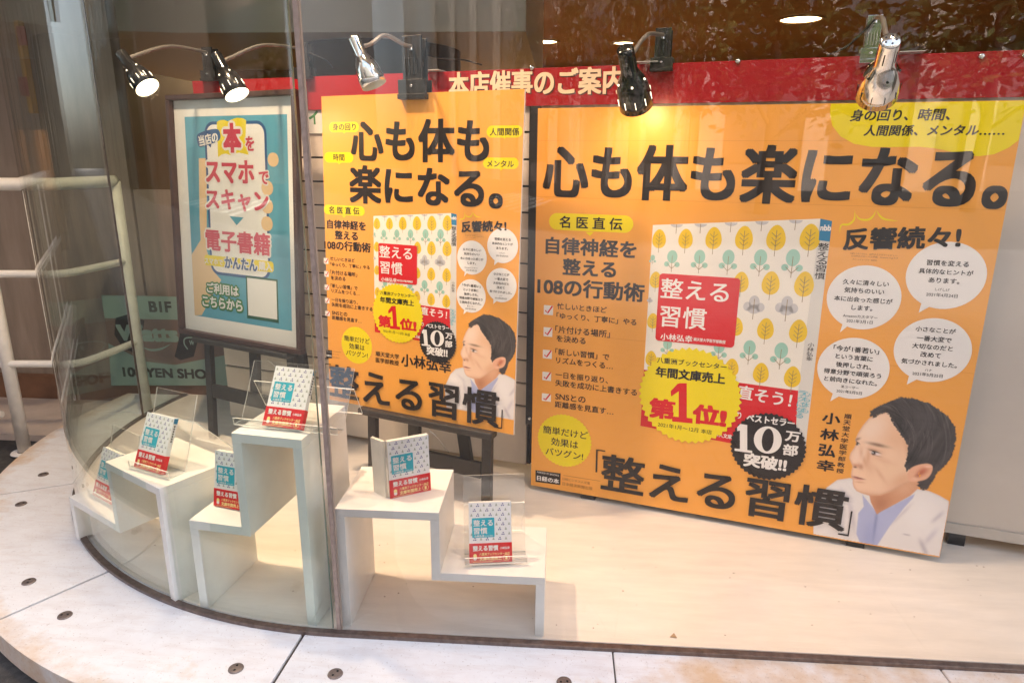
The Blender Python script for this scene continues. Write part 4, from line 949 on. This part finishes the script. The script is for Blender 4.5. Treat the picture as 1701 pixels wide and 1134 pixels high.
# downlights of the display, above the frame; the last is added to brighten the framed poster
for x, y, e_, lab in ((.12, 1.72, 12, 'warm display downlight over the large poster'), (.85, 1.60, 5, 'warm display downlight near the right end of the window'), (-.62, 1.75, 6, 'warm display downlight over the tall poster'), (-1.15, 1.85, 38, 'added unseen downlight brightening the framed poster')):
    r = empty('downlight', Matrix.Translation((x, y, ZT-.002)), lab, 'ceiling light', 'warm downlights of the display')
    MB().lathe([(0, -.002), (.045, -.002)], M_DOWN, Matrix.Identity(4), 24).build('diffuser', r)
    MB().lathe([(.045, -.002), (.05, -.008), (.06, -.006), (.06, 0)], MATS['downlight ring'], Matrix.Identity(4), 24).build('ring', r)
    ld = bpy.data.lights.new('downlight_beam', 'SPOT'); ld.energy = e_; ld.color = (1, .69, .45); ld.spot_size = R(120); ld.spot_blend = .6; ld.shadow_soft_size = .05
    lo = bpy.data.objects.new('downlight_beam', ld); link(lo, r); lo.location = (0, 0, -.012)
# dropped grey bulkhead and round column inside, upper left
d = ray(295, 55); q = CAM+d*((3.9)/d.y)
tag(MB().prism([(q.x, q.y), (q.x-1.3, q.y-.35), (q.x-1.3, q.y+3.5), (q.x+1.9, q.y+3.5), (q.x+1.9, q.y)], q.z, 2.6, pbr('grey bulkhead', (.80, .79, .73), .7)).build('bulkhead'), 'grey dropped ceiling bulkhead inside at upper left', 'bulkhead')
d = ray(594, 40); q = CAM+d*(4.1/d.y)
tag(MB().lathe([(0, 1.80), (.5, 1.80), (.505, 1.79), (.505, -.08)], pbr('column veneer', (.10, .062, .035), .5, noise=.25, nscale=4), Matrix.Translation((q.x, q.y+.5, 0)), 56).build('round_column'), 'dark brown round kiosk behind the left chrome lamp', 'column')
tag(MB().box((-2.6, 5.6, 1.3), (-1.3, 5.8, 2.6), pbr('orange veneer', (.50, .22, .055), .5, noise=.25, nscale=5, stretch=(8, 8, 1))).build('veneer_screen'), 'orange wood veneer screen inside at upper left', 'screen')

# ------------------------------------------------------------------ left: stair parapet with sign, wall, railing
SY = 3.06
M_PANEL = pbr('grey brown cladding', (.30, .235, .195), .6, noise=.4, nscale=3, stretch=(3, 3, .4))
ww = empty('stair_wall', Matrix.Translation((-3, SY, -.07)), 'brown clad stair wall behind the railing at left', 'wall')
for k in range(12):
    x0 = -3.6+k*.42; b = MB()
    if x0 > 1.2: break
    h = 3.0 if x0+.42 < 1.2 else 1.05
    b.box((x0, .05+.012*(k % 2), 0), (x0+.415, .12, h), M_PANEL); b.build('cladding_panel', ww)
MB().box((-.85, .002, 0), (1.75, .048, .14), pbr('brown base', (.17, .085, .05), .6, noise=.3, nscale=8)).build('base_board', ww)
sg = empty('shop_sign', Matrix.Translation((0, SY-.012, 0)), 'teal and brown B1F 100 yen shop sign behind the curved glass', 'sign')
SF = Frame((0, SY-.012, 0), 0, 0)
M_SGT = pbr('sign teal', srgb(128, 152, 145), .5); M_SGB = pbr('sign brown', srgb(112, 92, 84), .5); M_SGD = pbr('sign dark', srgb(26, 24, 24), .5)
q = [SF.loc(p) for p in ((168, 490), (398, 640))]
MB().box((q[0][0], 0, q[1][1]), (q[1][0], .009, q[0][1]), M_SGB).build('board', sg)
a = Art(SF.loc); yb = SF.loc((250, 530))[1]
a.shape([(q[0][0], yb), (q[1][0], yb), (q[1][0], q[0][1]), (q[0][0], q[0][1])], M_SGT, 2)
a.poly([(185, 640), (398, 640), (398, 585), (340, 596), (290, 606), (240, 600), (180, 570)], M_SGT, 2)
a.poly([(192,528),(212,522),(240,532),(236,560),(232,590),(205,578),(190,556)], M_SGD, 2.5); a.poly([(300,530),(325,520),(330,560),(322,592),(300,598),(290,592),(298,560)], M_SGD, 2.5)
a.text('B1F', (246, 500), (286, 519), M_SGD, .04, 4); a.text('Watts', (192, 541), (297, 566), M_SGT, .05, 4)
pts = [SF.loc(p) for p in ((232, 574), (250, 581), (268, 579), (284, 571))]; a.stroke([(v.x, v.y) for v in curve_pts([(x, y, 0) for x, y in pts], 6)], .012, M_SGT, 4, taper=True)
a.text('100 YEN SHOP', (203, 611), (357, 628), M_SGD, .04, 4)
pts = [SF.loc(p) for p in ((312, 580), (306, 570), (310, 561), (340, 562), (349, 570), (344, 580))]; a.stroke([(v.x, v.y) for v in curve_pts([(x, y, 0) for x, y in pts], 6)], .006, M_SGT, 4); a.text('W', (314, 565), (323, 573), M_SGT, .02, 4)
a.build('lettering', sg)
# yellow vertical sign and posts at far left
ys = empty('wall_sign', Matrix.Translation((0, SY-.012, 0)), 'narrow yellow vertical sign with red marks on the far left wall', 'sign')
q = [SF.loc(p) for p in ((22, 34), (55, 188))]
MB().box((q[0][0], 0, q[1][1]), (q[1][0], .035, q[0][1]), pbr('sign yellow', srgb(206, 150, 30), .5)).build('board', ys)
for px0, px1 in (((27, 44), (47, 76)), ((30, 128), (50, 160))):
    a_, b_ = SF.loc(px0), SF.loc(px1); MB().box((a_[0], -.004, b_[1]), (b_[0], -.0005, a_[1]), pbr('sign red', srgb(150, 40, 24), .5)).build('red_mark', ys)
for x, lab in ((-2.93, 'pale beige square post standing left of the railing'), (-3.25, 'second pale post farther left by the stair wall')):
    b = MB(); b.box((x-.03, SY-.12, -.07), (x+.03, SY-.06, .98), pbr('beige post', (.42, .33, .27), .5, noise=.15, nscale=9)); tag(b.build('post', bevel=.004), lab, 'post')
tag(MB().box((-5.5, 2.62, -.0735), (-1.98, SY, -.045), pbr('step stone', (.55, .45, .39), .6, noise=.15, nscale=12, bump=.1)).build('step'), kind='structure')
rl = empty('railing', Matrix.Translation((-2.2, 2.5, -.06)), 'white painted pipe railing behind the curved glass at left', 'railing')
o0 = Vector((-2.2, 2.5, -.06))
def rail_path(z): return curve_pts([Vector(p)-o0 for p in ((-1.885, 2.85, z), (-1.895, 2.68, z), (-1.915, 2.54, z), (-1.97, 2.495, z), (-2.1, 2.49, z), (-2.9, 2.40, z), (-3.6, 2.32, z))], 8)
for z_, r_, nm in ((1.03, .024, 'top_rail'), (.69, .015, 'rail'), (.325, .015, 'rail'), (.11, .013, 'rail')):
    pth = rail_path(z_)
    if z_ == .11: pth = [p for p in pth if p.x < -.05]
    MB().tube(pth, r_, M_RAIL, 14).build(nm, rl)
for x, y, zt in ((-1.885, 2.85, 1.03), (-2.20, 2.485, 1.0), (-3.0, 2.39, 1.0)):
    b = MB(); b.tube([Vector((x, y, -.06))-o0, Vector((x, y, zt))-o0], .024, M_RAIL, 16); b.lathe([(.027, .004), (.05, .003), (.052, 0)], M_RAIL, Matrix.Translation(Vector((x, y, -.06))-o0), 18); b.build('post', rl)

# ------------------------------------------------------------------ the street behind the viewer (seen mirrored in the glass)
def paver_mat():
    m = pbr('grey pavers', (.24, .22, .205), .7); t = m.node_tree; br = t.nodes.new('ShaderNodeTexBrick'); tc = t.nodes.new('ShaderNodeTexCoord')
    br.inputs['Scale'].default_value = 2.2; br.inputs['Mortar Size'].default_value = .012; br.inputs['Color1'].default_value = (.27, .25, .235, 1); br.inputs['Color2'].default_value = (.21, .19, .18, 1); br.inputs['Mortar'].default_value = (.08, .07, .065, 1)
    t.links.new(tc.outputs['Object'], br.inputs['Vector']); t.links.new(br.outputs['Color'], t.nodes['Principled BSDF'].inputs['Base Color']); return m
tag(MB().add([(-60,-7,-.0695),(60,-7,-.0695),(60,.75,-.0695),(-60,.75,-.0695)], [(0,1,2,3)], paver_mat()).build('sidewalk'), kind='structure')
tag(MB().add([(-60,-60,-.069),(60,-60,-.069),(60,-7,-.069),(-60,-7,-.069)], [(0,1,2,3)], pbr('road asphalt', (.05, .05, .05), .85, noise=.3, nscale=8)).build('road'), kind='structure')
cw = MB()
for k in range(9): cw.add([(-17+k*.9, -14, -.064), (-16.5+k*.9, -14, -.064), (-16.5+k*.9, -8.5, -.064), (-17+k*.9, -8.5, -.064)], [(0,1,2,3)], pbr('road paint', (.75, .74, .7), .7))
tag(cw.build('crosswalk'), kind='structure')
def building(x0, x1, y, h, col, label, fl=3.4, piers=0):
    r = empty('office_building', Matrix.Translation(((x0+x1)/2, y, -.07)), label, 'building', 'buildings across the street'); w2 = (x1-x0)/2
    MB().box((-w2, -8, 0), (w2, 0, h), pbr('facade '+label[:12], col, .7, noise=.15, nscale=.4)).build('wall', r)
    for k in range(int(h/fl)-1):
        z0 = 1.0+k*fl+(.4 if k else 0); MB().box((-w2+.6, .002, z0), (w2-.6, .06, z0+fl*.6), pbr('window band', (.05, .06, .07), .08, spec=.8)).build('window', r)
    for k in range(piers): MB().box((-w2+1+k*(2*w2-2)/max(piers-1, 1)-.45, .061, 0), (-w2+1+k*(2*w2-2)/max(piers-1, 1)+.45, .3, h), pbr('pale pier', (.44, .37, .32), .6)).build('pier', r)
building(-30, -13, -24, 22, (.20, .14, .11), 'brown office block across the street at left')
building(-12.5, 4, -26, 26, (.13, .10, .08), 'tan office block across the street in the middle', piers=4)
building(4.5, 14, -24, 24, (.13, .11, .10), 'dark office block across the street right of centre', piers=3)
building(-40, -15.5, -6.5, 24, (.22, .16, .13), 'brown block on the near side beyond the crossing', piers=6)
nb = empty('neighbour_building', Matrix.Translation((-7, 3.6, -.07)), 'brown neighbouring building along the pavement at left', 'building')
MB().box((-40, 0, 0), (2.9, 8, 20), pbr('neighbour wall', (.13, .095, .075), .7, noise=.3, nscale=1.2)).build('wall', nb)
for k in range(16): MB().box((-33+k*2.3, -.30, 0), (-32.5+k*2.3, -.001, 16), pbr('neighbour pier', (.28, .22, .18), .6, noise=.2, nscale=3)).build('pier', nb)
for k in range(16): MB().box((-32.4+k*2.3, -.06, .9), (-30.8+k*2.3, -.002, 2.6), pbr('window band', (.05, .06, .07), .08, spec=.8)).build('window', nb)
building(14.5, 32, -25, 30, (.17, .15, .14), 'grey office block across the street at right', piers=6)
def tree(x, y, h, label, seed):
    rg = random.Random(seed); r = empty('street_tree', Matrix.Translation((x, y, -.07)), label, 'tree', 'street trees at the kerb')
    bk = pbr('bark', (.09, .07, .055), .9, noise=.4, nscale=12); b = MB()
    b.tube(curve_pts([(0, 0, 0), (.05, .03, h*.3), (-.04, .05, h*.6), (0, 0, h*.85)], 5), [.16-.006*k for k in range(16)], bk, 10)
    tips = []
    for k in range(9):
        a = k*2.4; z0 = h*(.26+.055*k); L_ = h*(.30-.013*k); e = Vector((math.cos(a)*L_, math.sin(a)*L_, z0+L_*.6)); b.tube([Vector((0, 0, z0)), Vector((e.x*.5, e.y*.5, z0+L_*.4)), e], [.05, .035, .015], bk, 6); tips += [e, Vector((e.x*.6, e.y*.6, z0+L_*.5))]
    b.build('trunk', r); c = MB(); lf = [pbr('leaves dark', (.05, .075, .015), .6), pbr('leaves light', (.10, .13, .03), .6)]
    for t in tips:
        for k in range(100):
            p = t+Vector((rg.gauss(0, .5), rg.gauss(0, .5), rg.gauss(0, .38))); s_ = rg.uniform(.09, .19); u = Vector((rg.gauss(0, 1), rg.gauss(0, 1), rg.gauss(0, .6))).normalized(); v = u.orthogonal().normalized()
            c.add([p-u*s_, p+v*s_*.5, p+u*s_, p-v*s_*.5], [(0, 1, 2, 3)], lf[k % 2])
    me = bpy.data.meshes.new('crown'); me.from_pydata(c.v, [], c.f)
    for m in c.mats: me.materials.append(m)
    me.polygons.foreach_set('material_index', c.m); link(bpy.data.objects.new('crown', me), r)
TREES = [(-7.5, -14.2, 6.4, 'street tree on the far kerb left of the crossing'), (-2.6, -13.6, 6.0, 'street tree mirrored above the tall orange poster'), (1.4, -13.2, 6.2, 'street tree mirrored above the black lamp'), (4.4, -12.6, 5.8, 'street tree mirrored left of the right chrome lamp'), (9.5, -14, 6.6, 'street tree farther right along the far kerb')]
for k, (x, y, h, lab) in enumerate(TREES): tree(x, y, h, lab, k+1)
